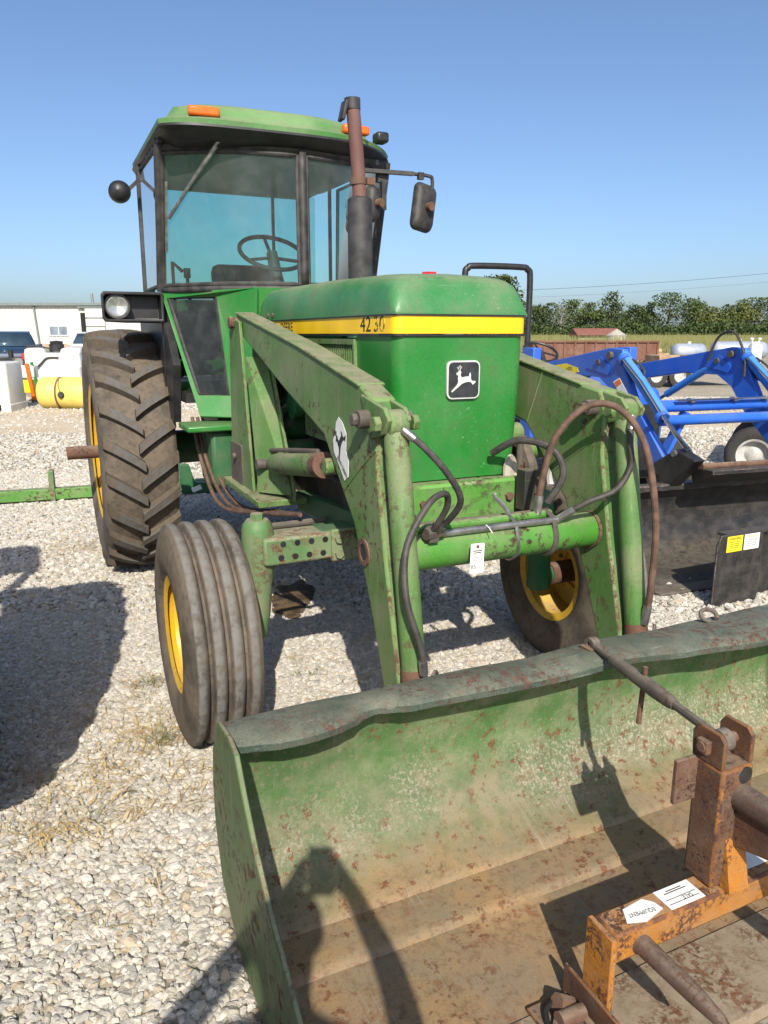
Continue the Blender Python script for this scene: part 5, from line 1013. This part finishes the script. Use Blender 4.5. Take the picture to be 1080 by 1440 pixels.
b.tube([(0, 0, 0), (0, 0, H * .5), (.2, 0, H * .9)], [.25, .16, .03], 7); b.build('trunk', M['deadwood'], t); b = B()
for k in range(26):
    z = H * rnd.uniform(.35, .8); a = rnd.uniform(0, 6.28); l = rnd.uniform(1, 3); b.tube([(0, 0, z), (l * .5 * math.cos(a), l * .5 * math.sin(a), z + l * .5), (l * math.cos(a), l * math.sin(a), min(H, z + l * 1.2))], [.06, .04, .015], 5)
b.build('branches', M['deadwood'], t)

# ------------------------------------------------------------------ power wires
t = thing('power_wires', 'two thin dark power wires crossing the sky above the trees', 'wire', tuple(at_dist(560, 410, 120)))
for v0, v1 in ((409, 377), (418, 390)):
    a, c = at_dist(460, v0 + 4, 120), at_dist(1240, v1 - 10, 120); P_ = [a + (c - a) * (i / 24) + Vector((0, 0, -1.3 * 4 * (i / 24) * (1 - i / 24))) for i in range(25)]
    B().tube([p - t.location for p in P_], 0.024 if v0 < 412 else 0.012, 5).build('wire', M['black'], t)

# ------------------------------------------------------------------ metal building
FW = 60.0; zt = at_dist(60, 426, FW).z; xl, xr = -46.0, at_dist(232, 430, FW).x; wx = lambda u: at_dist(u, 470, FW).x; wz = lambda v: at_dist(60, v, FW).z
bd = thing('metal_building', 'long cream metal sided building with green grey roof trim', 'building', ((xl + xr) / 2, FW, 0)); cx = (xl + xr) / 2
def bbox_(name, mat, x0, x1, y0, y1, z0, z1, parent, bev=0): return B().box(((x0 + x1) / 2 - cx, (y0 + y1) / 2 - FW, (z0 + z1) / 2), (x1 - x0, y1 - y0, z1 - z0)).build(name, M[mat], parent, bevel=bev)
wl_ = bbox_('wall', 'siding', xl, xr, FW, FW + 22, 0.9, zt - 0.15, bd)
bbox_('wainscot', 'wainscot', xl, xr, FW - 0.02, FW + 22.02, 0, 0.9, bd)
b = B(); x = xl
while x < xr: b.box((x - cx, -0.02, (zt - .15 + .9) / 2), (0.06, 0.045, zt - 1.05)); x += 0.3
o = b.build('wall_ribs', M['siding'], wl_); o['kind'] = 'stuff'
bbox_('eave_trim', 'roofmetal', xl - .3, xr + .3, FW - 0.35, FW + 0.05, zt - 0.20, zt + 0.0, bd)
B().prism([(-0.3, zt), (22.3, zt), (11, zt + 0.35)], 'x', xl - cx - .3, xr - cx + .3).build('roof', M['roofmetal'], bd)
B().bar((wx(52) - cx, -0.1, zt - .2), (wx(56) - cx, -0.1, 0), 0.16, 0.12).build('downspout', M['roofmetal'], bd)
B().cyl((wx(107) - cx, 4, zt), (wx(107) - cx, 4, zt + 0.9), 0.1, 8).build('roof_vent', M['steel'], bd)
def win(u0, u1, v0, v1):
    x0, x1, z0, z1 = wx(u0), wx(u1), wz(v1), wz(v0); f = bbox_('window', 'tankwhite', x0 - .08, x1 + .08, FW - 0.09, FW, z0 - .08, z1 + .08, bd)
    for k in range(2): xm0, xm1 = x0 + (x1 - x0) * k / 2 + .03, x0 + (x1 - x0) * (k + 1) / 2 - .03; bbox_('pane', 'winglass', xm0, xm1, FW - 0.10, FW - 0.085, z0, z1, f)
win(71, 96, 459, 471); win(-70, -45, 459, 471)
bbox_('door_opening', 'dark', wx(116), wx(124), FW - 0.10, FW, 0.0, wz(440), bd)
dr = bbox_('sliding_door', 'tankwhite', wx(124), wx(150), FW - 0.26, FW - 0.16, 0.1, wz(434), bd)
for v in (447, 459): bbox_('door_girt', 'steel', wx(124), wx(150), FW - 0.30, FW - 0.262, wz(v) - .05, wz(v) + .05, dr)
bbox_('door_track', 'roofmetal', wx(114), wx(170), FW - 0.32, FW - 0.1, wz(433), wz(431), bd)

# ------------------------------------------------------------------ vehicles
def vehicle(name, label, cat, loc, rz, colr, kind='pickup'):
    t = thing(name, label, cat, loc, rz); m = plain(name + '_paint', colr, 0.25, var=0.05, bump=0)
    if kind == 'pickup': side = [(-2.7, .45), (-2.75, .75), (-2.65, 1.0), (-1.25, 1.12), (-0.65, 1.70), (0.75, 1.74), (0.95, 1.12), (2.65, 1.10), (2.7, .5)]
    else: side = [(-2.3, .4), (-2.3, .7), (-2.2, .88), (-1.1, 1.0), (-0.4, 1.48), (1.0, 1.50), (1.9, 1.05), (2.3, 1.0), (2.3, .45)]
    def S(k, x): return [(x * (0.80 if z > 1.3 else 1.0), y, z) for y, z in side]
    B().loft([S(0, -0.88), S(0, -0.95), S(0, 0.95), S(0, 0.88)]).build('body', m, t, bevel=0.05)
    top = [p for p in side if p[1] > 1.3]; y0, y1 = top[0], top[1]; f0 = side[3]
    k0 = Vector((0, f0[0], f0[1])); k1 = Vector((0, y0[0], y0[1])); a, c = k0 + (k1 - k0) * .12, k0 + (k1 - k0) * .9
    B().add([(-.86, a.y - .03, a.z + .02), (.86, a.y - .03, a.z + .02), (.70, c.y - .03, c.z + .02), (-.70, c.y - .03, c.z + .02)], [(0, 1, 2, 3)]).build('windshield', M['carglass2'], t, solid=0.01)
    for sx in (-1, 1):
        B().add([(sx * 0.945, y0[0] - .30, 1.16), (sx * 0.945, y1[0] + .05, 1.16), (sx * 0.79, y1[0] - .05, y1[1] - .1), (sx * 0.79, y0[0] + .05, y0[1] - .1)], [(0, 1, 2, 3)]).build('side_window', M['carglass2'], t, solid=0.01)
        B().box((sx * 0.70, side[1][0] - 0.02, side[1][1] + .03), (0.34, 0.06, 0.16)).build('headlight', M['lamp'], t, bevel=0.02)
        B().box((sx * 1.05, y0[0] - .25, 1.2), (0.2, 0.1, 0.16)).build('door_mirror', m, t, bevel=0.02)
        for yy in (-1.7, 1.65):
            w = B().lathe([(-0.1, .22), (-0.02, .2), (0.02, .12), (.1, .22)], 20).build('wheel', M['steel'], t, (sx * 0.86, yy, 0.38)); B().lathe([(-.12, .22), (-.13, .34), (-.1, .38), (.1, .38), (.13, .34), (.12, .22)], 28).build('tyre', M['smalltyre'], w)
    B().box((0, side[1][0] - .01, side[1][1] + .02), (0.95, 0.05, 0.2)).build('grille', M['black'], t, bevel=0.02); B().box((0, side[0][0] - .06, .5), (1.85, 0.14, 0.2)).build('bumper', M['steel'], t, bevel=0.03)
    return t
p = at_dist(4, 480, 27); vehicle('dark_pickup', 'dark blue pickup truck parked beside the red engine', 'truck', (p.x - .55, 28.5, 0), R(24), (0.02, 0.045, 0.09))
p = at_dist(124, 480, 36); vehicle('silver_pickup', 'silver pickup truck parked behind the white sprayer tank', 'truck', (p.x, 37, 0), R(12), (0.55, 0.54, 0.50))
p = at_dist(226, 480, 26); vehicle('white_car', 'white car parked behind the rear tyre of the green tractor', 'car', (p.x, 27, 0), R(-20), (0.7, 0.7, 0.7), 'car')

# ------------------------------------------------------------------ tanks and odd machines on the left
p = hit(-6, 577, 'z', 0); t = thing('white_pallet_tank', 'white molded pallet tank with upright ribs and a forklift notch', 'tank', (p.x, p.y, 0), R(6))
b = B().loft([[(x, y, z) for x, y in rrect(1.0 * k, 1.0 * k, .08)] for z, k in ((0.16, 1), (0.95, .98), (1.02, .94), (1.05, .85))]); b.build('tank_body', M['tankwhite'], t, smooth=40)
for i in range(5): B().box((-.4 + .2 * i, -.505, .55), (.05, .03, .78)).build('rib', M['tankwhite'], t, bevel=.01)
for x in (-.42, 0, .42): B().box((x, 0, .08), (.2, 1.04, .16)).build('skid', M['tankwhite'], t, bevel=.01)
p = at_dist(83, 520, 19.5); t = thing('sprayer_tank', 'white twin lobed sprayer tank with black lid and looping black hoses', 'tank', (p.x, 19.5, 0), R(4))
W_ = 1.38; zt_ = at_dist(83, 489, 19.5).z
body = B().loft([[(x, y, z) for x, y in rrect(W_ * k, .9 * k, .1)] for z, k in ((0.35, .97), (0.8, 1), (0.82, 1.01), (0.84, 1), (zt_ - .12, .99))]).build('tank_body', M['tankwhite'], t, smooth=40)
for sx in (-1, 1): B().loft([[(sx * .44 + x, y, z) for x, y in rrect(.50 * k, .85 * k, .1)] for z, k in ((zt_ - .13, 1), (zt_ - .04, .96), (zt_, .8))]).build('tank_lobe', M['tankwhite'], t, smooth=50)
B().lathe([(zt_ - .1, .18), (zt_ + .08, .18), (zt_ + .1, .15), (zt_ + .16, .16), (zt_ + .18, 0)], 24, 'z').build('tank_lid', M['black'], t)
B().tube(spline([(-.66, -.47, .78), (-.45, -.5, .76), (-.25, -.5, .92), (-.1, -.48, 1.05), (.18, -.48, 1.06)]), .022, 8).build('hose', M['rubber'], t); B().tube(spline([(-.68, -.3, zt_ - .02), (-.55, -.35, zt_ + .05), (-.3, -.35, zt_ + .04), (-.1, -.2, zt_ - .02)]), .02, 8).build('hose', M['rubber'], t)
B().bar((.05, -.6, .28), (.68, -.55, .55), .08, .06).build('boom_arm', M['darksteel'], t)
for x in (-.5, .5): B().box((x, 0, .17), (.12, .9, .35)).build('leg', M['darksteel'], t)
p0, p1 = hit(48, 577, 'z', 0), hit(128, 577, 'z', 0); t = thing('yellow_tank', 'yellow cylindrical poly tank lying on its side on the gravel', 'tank', (p0.x + .95, p0.y + .36, 0), R(-3))
B().lathe([(-.95, 0), (-.94, .22), (-.90, .32), (-.84, .35), (-.5, .352), (-.49, .345), (-.42, .345), (-.41, .352), (.3, .352), (.31, .345), (.38, .345), (.39, .352), (.84, .35), (.90, .32), (.94, .22), (.95, 0)], 40, 'x', (0, 0, .35)).build('tank_body', M['tankyellow'], t, smooth=50)
B().lathe([(-.05, 0), (-.05, .06), (0, .08), (.02, .08)], 20, 'y', (-.32, -.345, .33)).build('drain_fitting', M['muffler'], t); B().tube([(-.32, -.36, .38), (-.38, -.33, .52), (-.42, -.2, .65)], .008, 6).build('cord', M['muffler'], t)
for x in (-.455, .345): B().lathe([(x - .02, .349), (x + .02, .349), (x + .02, .354), (x - .02, .354)], 40, 'x', (0, 0, .35), True).build('strap_mark', M['rustred'], t)
p = at_dist(38, 540, 18.3); t = thing('yellow_hopper', 'small yellow hopper box with orange post between the white tanks', 'hopper', (p.x, 18.3, 0), R(3))
B().prism([(-.19, .25), (.17, .25), (.2, .55), (-.2, .57)], 'y', -.2, .2).build('box', M['decalyellow'], t, bevel=.02); B().bar((.22, -.2, .1), (.12, -.2, .95), .06, .08).build('post', M['orange'], t); B().bar((.30, -.1, .3), (.20, -.1, .98), .05, .06).build('green_post', M['green'], t); B().box((0, 0, .75), (.5, .3, .3)).build('cover', M['tankwhite'], t, bevel=.03)
for x in (-.15, .15): B().box((x, 0, .13), (.05, .3, .26)).build('leg', M['darksteel'], t)
p = at_dist(27, 500, 22); t = thing('red_engine', 'small dark red engine on a stand beside the dark blue pickup', 'engine', (p.x, 22, 0), R(10))
B().box((0, 0, .82), (.34, .4, .28)).build('block', M['grime'], t, bevel=.03); B().box((.2, -.05, 1.0), (.2, .3, .2)).build('cowling', M['red'], t, bevel=.04); B().cyl((-.22, 0, .95), (-.22, 0, 1.18), .07, 14).build('air_cleaner', M['black'], t); B().cyl((.05, -.22, .85), (.05, -.3, .85), .12, 18).build('flywheel', M['steel'], t)
for x in (-.2, .2): B().box((x, 0, .34), (.06, .4, .68)).build('stand_leg', M['darksteel'], t)

# green toolbar lying behind the big rear tyre
a, c = hit(0, 712, 'z', 0), hit(135, 703, 'z', 0); d = (c - a).normalized(); an = math.atan2(d.y, d.x)
t = thing('green_toolbar', 'long green steel toolbar with short uprights lying on gravel behind rear tyre', 'implement', (a.x, a.y, 0), an)
B().box((0.5, 0.05, 0.085), (3.2, .11, .11)).build('bar', M['loaderb'], t, bevel=.008)
for x in (-.04, .48, .95): B().box((x, .05, .17), (.05, .14, .30)).build('upright', M['axle'], t, bevel=.008)
B().box((-.09, .05, .1), (.18, .18, .17)).build('end_bracket', M['dgreen'], t, bevel=.02)
B().prism([(1.72, .02), (2.1, .02), (2.1, .12), (1.85, .14), (1.80, .32), (1.70, .34), (1.70, .15)], 'y', -.12, -.02).build('hitch_foot', M['dgreen'], t, bevel=.01)
B().box((1.86, -.125, .075), (.10, .004, .05), Matrix.Rotation(R(-20), 3, 'Y')).build('paper_tag', M['tag'], t)

# ------------------------------------------------------------------ things beyond the blue loader
p0, p1 = at_dist(745, 480, 40), at_dist(915, 480, 40); L_ = p1.x - p0.x
t = thing('rusty_wagon', 'long rust brown steel gravity wagon body with upright ribs', 'wagon', ((p0.x + p1.x) / 2, 40, 0)); zt_ = p0.z
B().box((0, 0, (zt_ + .35) / 2), (L_, 2.2, zt_ - .35)).build('body', M['wagon'], t)
for i in range(13): B().box((-L_ / 2 + L_ * i / 12, -1.12, (zt_ + .3) / 2), (.09, .08, zt_ - .3)).build('rib', M['wagon'], t)
B().box((0, -1.13, zt_), (L_ + .1, .12, .09)).build('top_rail', M['wagon'], t)
for x in (-2, 2): 
    for y in (-.9, .9): B().lathe([(-.1, 0), (-.1, .28), (-.07, .33), (.07, .33), (.1, .28), (.1, 0)], 24, 'x', (x, y, .33)).build('wheel', M['smalltyre'], t)
p0, p1 = at_dist(812, 470, 105), at_dist(872, 470, 105); w = p1.x - p0.x; zt_ = at_dist(840, 462, 105).z
t = thing('red_roof_shed', 'low shed with a faded red roof standing in the far field', 'shed', ((p0.x + p1.x) / 2, 105, 0)); B().box((0, 2, (zt_ - .8) / 2), (w, 5, zt_ - .8)).build('wall', M['wainscot'], t); B().prism([(-1, zt_ - .9), (5, zt_ - .9), (2, zt_ + .05)], 'x', -w / 2 - .2, w / 2 + .2).build('roof', M['wagonred'], t)
p = at_dist(867, 470, 92); t = thing('grain_bin', 'squat grey steel grain bin with conical roof beside the red roofed shed', 'grain bin', (p.x, 92, 0)); zt_ = at_dist(867, 463, 92).z
B().lathe([(0, 1.15), (zt_ - .75, 1.15), (zt_ - .74, 1.22), (zt_, .15), (zt_ + .03, 0)], 28, 'z').build('shell', M['bin'], t)
for k in range(3): B().lathe([(.4 + .4 * k, 1.15), (.42 + .4 * k, 1.18), (.44 + .4 * k, 1.15)], 28, 'z').build('ring', M['bin'], t)
for (u0, u1, vt, vb, ds, lab) in ((945, 992, 483, 499, 46, 'shorter grey steel tank on saddles beside the stacked logs'), (1000, 1078, 480, 500, 44, 'longer grey steel tank on saddles beside the white pump')):
    p0, p1 = at_dist(u0, vt, ds), at_dist(u1, vb, ds); r = 0.5; t = thing('steel_tank', lab, 'tank', ((p0.x + p1.x) / 2, ds, 0), R(4)); h = (p1.x - p0.x) / 2; z0 = p0.z - r
    B().lathe([(-h, 0), (-h + .03, .25), (-h + .12, .42), (-h + .3, r), (h - .3, r), (h - .12, .42), (h - .03, .25), (h, 0)], 32, 'x', (0, 0, z0)).build('shell', M['tanksteel'], t, smooth=60)
    for x in (-h * .6, h * .6): B().box((x, 0, (z0 - .2) / 2), (.12, .7, z0 - .2)).build('saddle', M['darksteel'], t)
    B().cyl((0, 0, z0 + r - .02), (0, 0, z0 + r + .12), .1, 12).build('hatch', M['tankwhite'], t)
p = at_dist(1062, 490, 42); t = thing('white_pump', 'white pump housing with round knobs in front of the grey tank', 'pump', (p.x, 42, 0)); zt_ = at_dist(1062, 478, 42).z
B().loft([[(x, y, z) for x, y in rrect(.62 * k, .5 * k, .06)] for z, k in ((0, 1), (zt_ * .75, .95), (zt_ - .1, .35))]).build('housing', M['tankwhite'], t, smooth=40)
for x in (-.15, .12): B().cyl((x, 0, zt_ - .35), (x * 1.6, 0, zt_ + .05), .05, 8).lathe([(zt_, 0), (zt_ + .02, .11), (zt_ + .1, .11), (zt_ + .13, 0)], 14, 'z', (x * 1.6, 0, 0)).build('knob', M['tankwhite'], t)
rnd = random.Random(4)
for k in range(14):
    u = 915 + 30 * rnd.random(); row = k // 6; p = at_dist(u, 500, 43); y = 43 + rnd.random() * .8
    lg = B().tube([(-.55, 0, 0), (.5, .1, .03)], [.14, .12], 9).build('log', M['log'], None, (p.x, y, .15 + .26 * row + .03 * rnd.random())); lg.rotation_euler = (0, rnd.uniform(-.1, .1), rnd.uniform(-.5, .5))
    tag(lg, 'short cut log in the loose pile beside the rusty wagon', 'log', 'logs piled beside the wagon')
p = hit(925, 546, 'z', 0); t = thing('flatbed_trailer', 'low rusty flatbed trailer with dark tyres seen between the blue arms', 'trailer', (p.x, p.y + .3, 0), R(8))
B().box((0.8, .9, .62), (4.6, 1.9, .12)).build('deck', M['wagon'], t, bevel=.02)
for x in (0, .78):
    for y in (0, 1.8): w = B().lathe([(-.09, .2), (-.02, .16), (-.04, 0)], 24, 'y', (x, y, .36)).build('wheel', M['wheelwhite'], t); B().lathe([(-.1, .2), (-.12, .3), (-.1, .36), (.1, .36), (.12, .3), (.1, .2)], 32, 'y', (x, y, .36)).build('tyre', M['smalltyre'], w)
B().bar((-1.5, .9, .55), (-2.7, .9, .5), .12, .1).build('drawbar', M['wagon'], t)
for x in (.6, 1.6, 2.4): B().box((x, .8, .83), (.7, 1.0, .3)).build('crate', M['log'], t, bevel=.02)

# ------------------------------------------------------------------ neighbouring open tractor (its tyre edge and shadow reach into the picture)
nt = thing('open_tractor', 'open green tractor with added shadow-casting roof and lugged rear tyre parked beside the loader tractor', 'tractor', (-1.495, -0.41, 0), YAW)
hood_and_engine(nt, False)
for sx in (-1, 1):
    front_wheel(nt, sx * 0.62); rear_wheel(nt, sx * 1.06, 2.66, z=0.80, shaft=0.10).scale = (0.96, 0.96, 0.96)
    B().tube([(sx * .55, 0, .43), (sx * .40, 0, .5), (sx * .36, 0, .8)], .045, 12).build('spindle', M['axle'], nt)
    B().grid(lambda u, v: (sx * (.55 + .30 * v), 2.66 - .86 * math.cos(math.pi * (.2 + .55 * u)), .78 + .80 * math.sin(math.pi * (.2 + .55 * u))), 14, 2).build('fender', M['cabgreen'], nt, solid=.02)
B().box((0, 0, .80), (.8, .12, .12)).build('front_axle', M['axle'], nt, bevel=.02); B().box((0, 1.75, .9), (1.0, .7, .05)).build('platform', M['axle'], nt)
B().box((0, 2.25, 1.30), (.5, .5, .12)).box((0, 2.5, 1.55), (.5, .1, .45)).build('seat', M['seat'], nt, bevel=.04)
cc = Vector((0, 1.72, 1.72)); B().tube([cc + Vector((.2 * math.cos(a), .2 * math.sin(a) * .9, .2 * math.sin(a) * .4)) for a in [2 * math.pi * i / 32 for i in range(33)]], .014, 8).cyl(cc, (0, 1.3, 1.6), .03, 10).build('steering_wheel', M['black'], nt)

for sx in (-1, 1):  # unseen posts and top, added and sized to cast a small separate ground shadow
    for y_ in (2.12, 2.70): B().bar((sx * .27, y_, 1.0), (sx * .27, y_, 2.66), .06, .06).build('shadow_canopy_post', M['black'], nt)
B().loft([[(x, y + 2.4, z) for x, y in rrect(.62 * k, .70 * k, .12)] for z, k in ((2.64, .97), (2.67, 1), (2.70, .96), (2.73, .7))]).build('shadow_canopy', M['roofgreen'], nt, smooth=40)

# ------------------------------------------------------------------ the photographer, whose shadow falls into the bucket
ph = thing('person', 'person in grey shirt and blue jeans raising a phone with both hands', 'person', (-0.05, -0.47, 0), 0)
def skin(name, joints, edges, mat, parent, root=0, sub=2):
    me = bpy.data.meshes.new(name); me.from_pydata([j[0] for j in joints], edges, []); me.materials.append(mat); o = bpy.data.objects.new(name, me); col.objects.link(o); o.parent = parent
    m = o.modifiers.new('skin', 'SKIN'); m.use_smooth_shade = True
    if not me.skin_vertices: 
        bpy.context.view_layer.objects.active = o; bpy.ops.object.modifier_add(type='SKIN'); o.modifiers.remove(o.modifiers[-1])
    for sv, j in zip(me.skin_vertices[0].data, joints): sv.radius = (j[1], j[2] if len(j) > 2 else j[1])
    me.skin_vertices[0].data[root].use_root = True
    s_ = o.modifiers.new('sub', 'SUBSURF'); s_.levels = sub; s_.render_levels = sub; return o
J = [((0, 0, .98), .15, .11), ((0, 0, 1.12), .14, .10), ((0, .01, 1.30), .17, .11), ((0, 0, 1.43), .12, .09), ((0, .01, 1.52), .055, .055), ((0, .03, 1.60), .07, .085), ((0, .03, 1.71), .075, .095), ((0, .02, 1.78), .045, .06)]
E_ = [(i, i + 1) for i in range(7)]
def chain(pts, frm):
    k = frm
    for p in pts: J.append(p); E_.append((k, len(J) - 1)); k = len(J) - 1
    return k
hands = {}
for sx in (-1, 1):
    hands[sx] = chain([((sx * .19, 0, 1.42), .062), ((sx * .33, .12, 1.24), .055), ((sx * (.38 if sx < 0 else .29), .22, 1.19), .052), ((sx * (.22 if sx < 0 else .20) + .03, .36, 1.36), .042), ((sx * .095 + .05, .42, 1.51), .028), ((sx * .066 + .05, .43, 1.56), .034, .022)], 3)
    chain([((sx * .10, 0, .92), .095), ((sx * .12, .02, .52), .065), ((sx * .13, 0, .28), .055), ((sx * .13, 0, .09), .04), ((sx * .14, .10, .035), .04, .03), ((sx * .145, .17, .03), .035, .025)], 0)
    for k in range(4): chain([((sx * .058 + .05, .425, 1.545 + .022 * k), .009), ((sx * .046 + .05, .436, 1.55 + .023 * k), .008), ((sx * .024 + .05, .440, 1.552 + .023 * k), .007)], hands[sx])
    chain([((sx * .05 + .05, .40, 1.56), .010), ((sx * .034 + .05, .405, 1.58), .009)], hands[sx])
def person_mat():
    s = N('photographer_clothes'); z = s.xyz()['Z']; y = s.xyz()['Y']
    c = s.mix(s.ramp(z, .955, .965), (.06, .09, .17), (.2, .22, .25)); c = s.mix(s.ramp(z, 1.495, 1.505), c, (.45, .27, .19)); c = s.mix(s.math('MULTIPLY', s.ramp(y, .27, .28), s.ramp(z, 1.1, 1.11)), c, (.45, .27, .19)); c = s.mix(s.ramp(z, .095, .085), c, (.05, .04, .035)); s.set(c, .8, 0, .3); return s.m
skin('body', J, E_, person_mat(), ph, 0)
hr = B().lathe([(1.70, .096), (1.76, .090), (1.81, .06), (1.825, 0)], 24, 'z', (0, .02, 0)).build('hair', M['hair'], ph, smooth=60)
B().lathe([(-.03, 0), (0.0, .012), (.02, .016), (.03, .01)], 10, 'y', (0, .135, 1.66)).build('nose', M['skin'], hr)
for sx in (-1, 1): B().lathe([(-.01, 0), (0, .012), (.01, 0)], 10, 'y', (sx * .033, .118, 1.69)).build('eye', M['ink'], hr)
phn = B().prism(rrect(.076, .156, .012), 'y', -.030, -.0215).build('phone', M['black'], None, (0.0, 0.0, 1.575)); tag(phn, 'black phone held up in both hands of the person', 'phone')
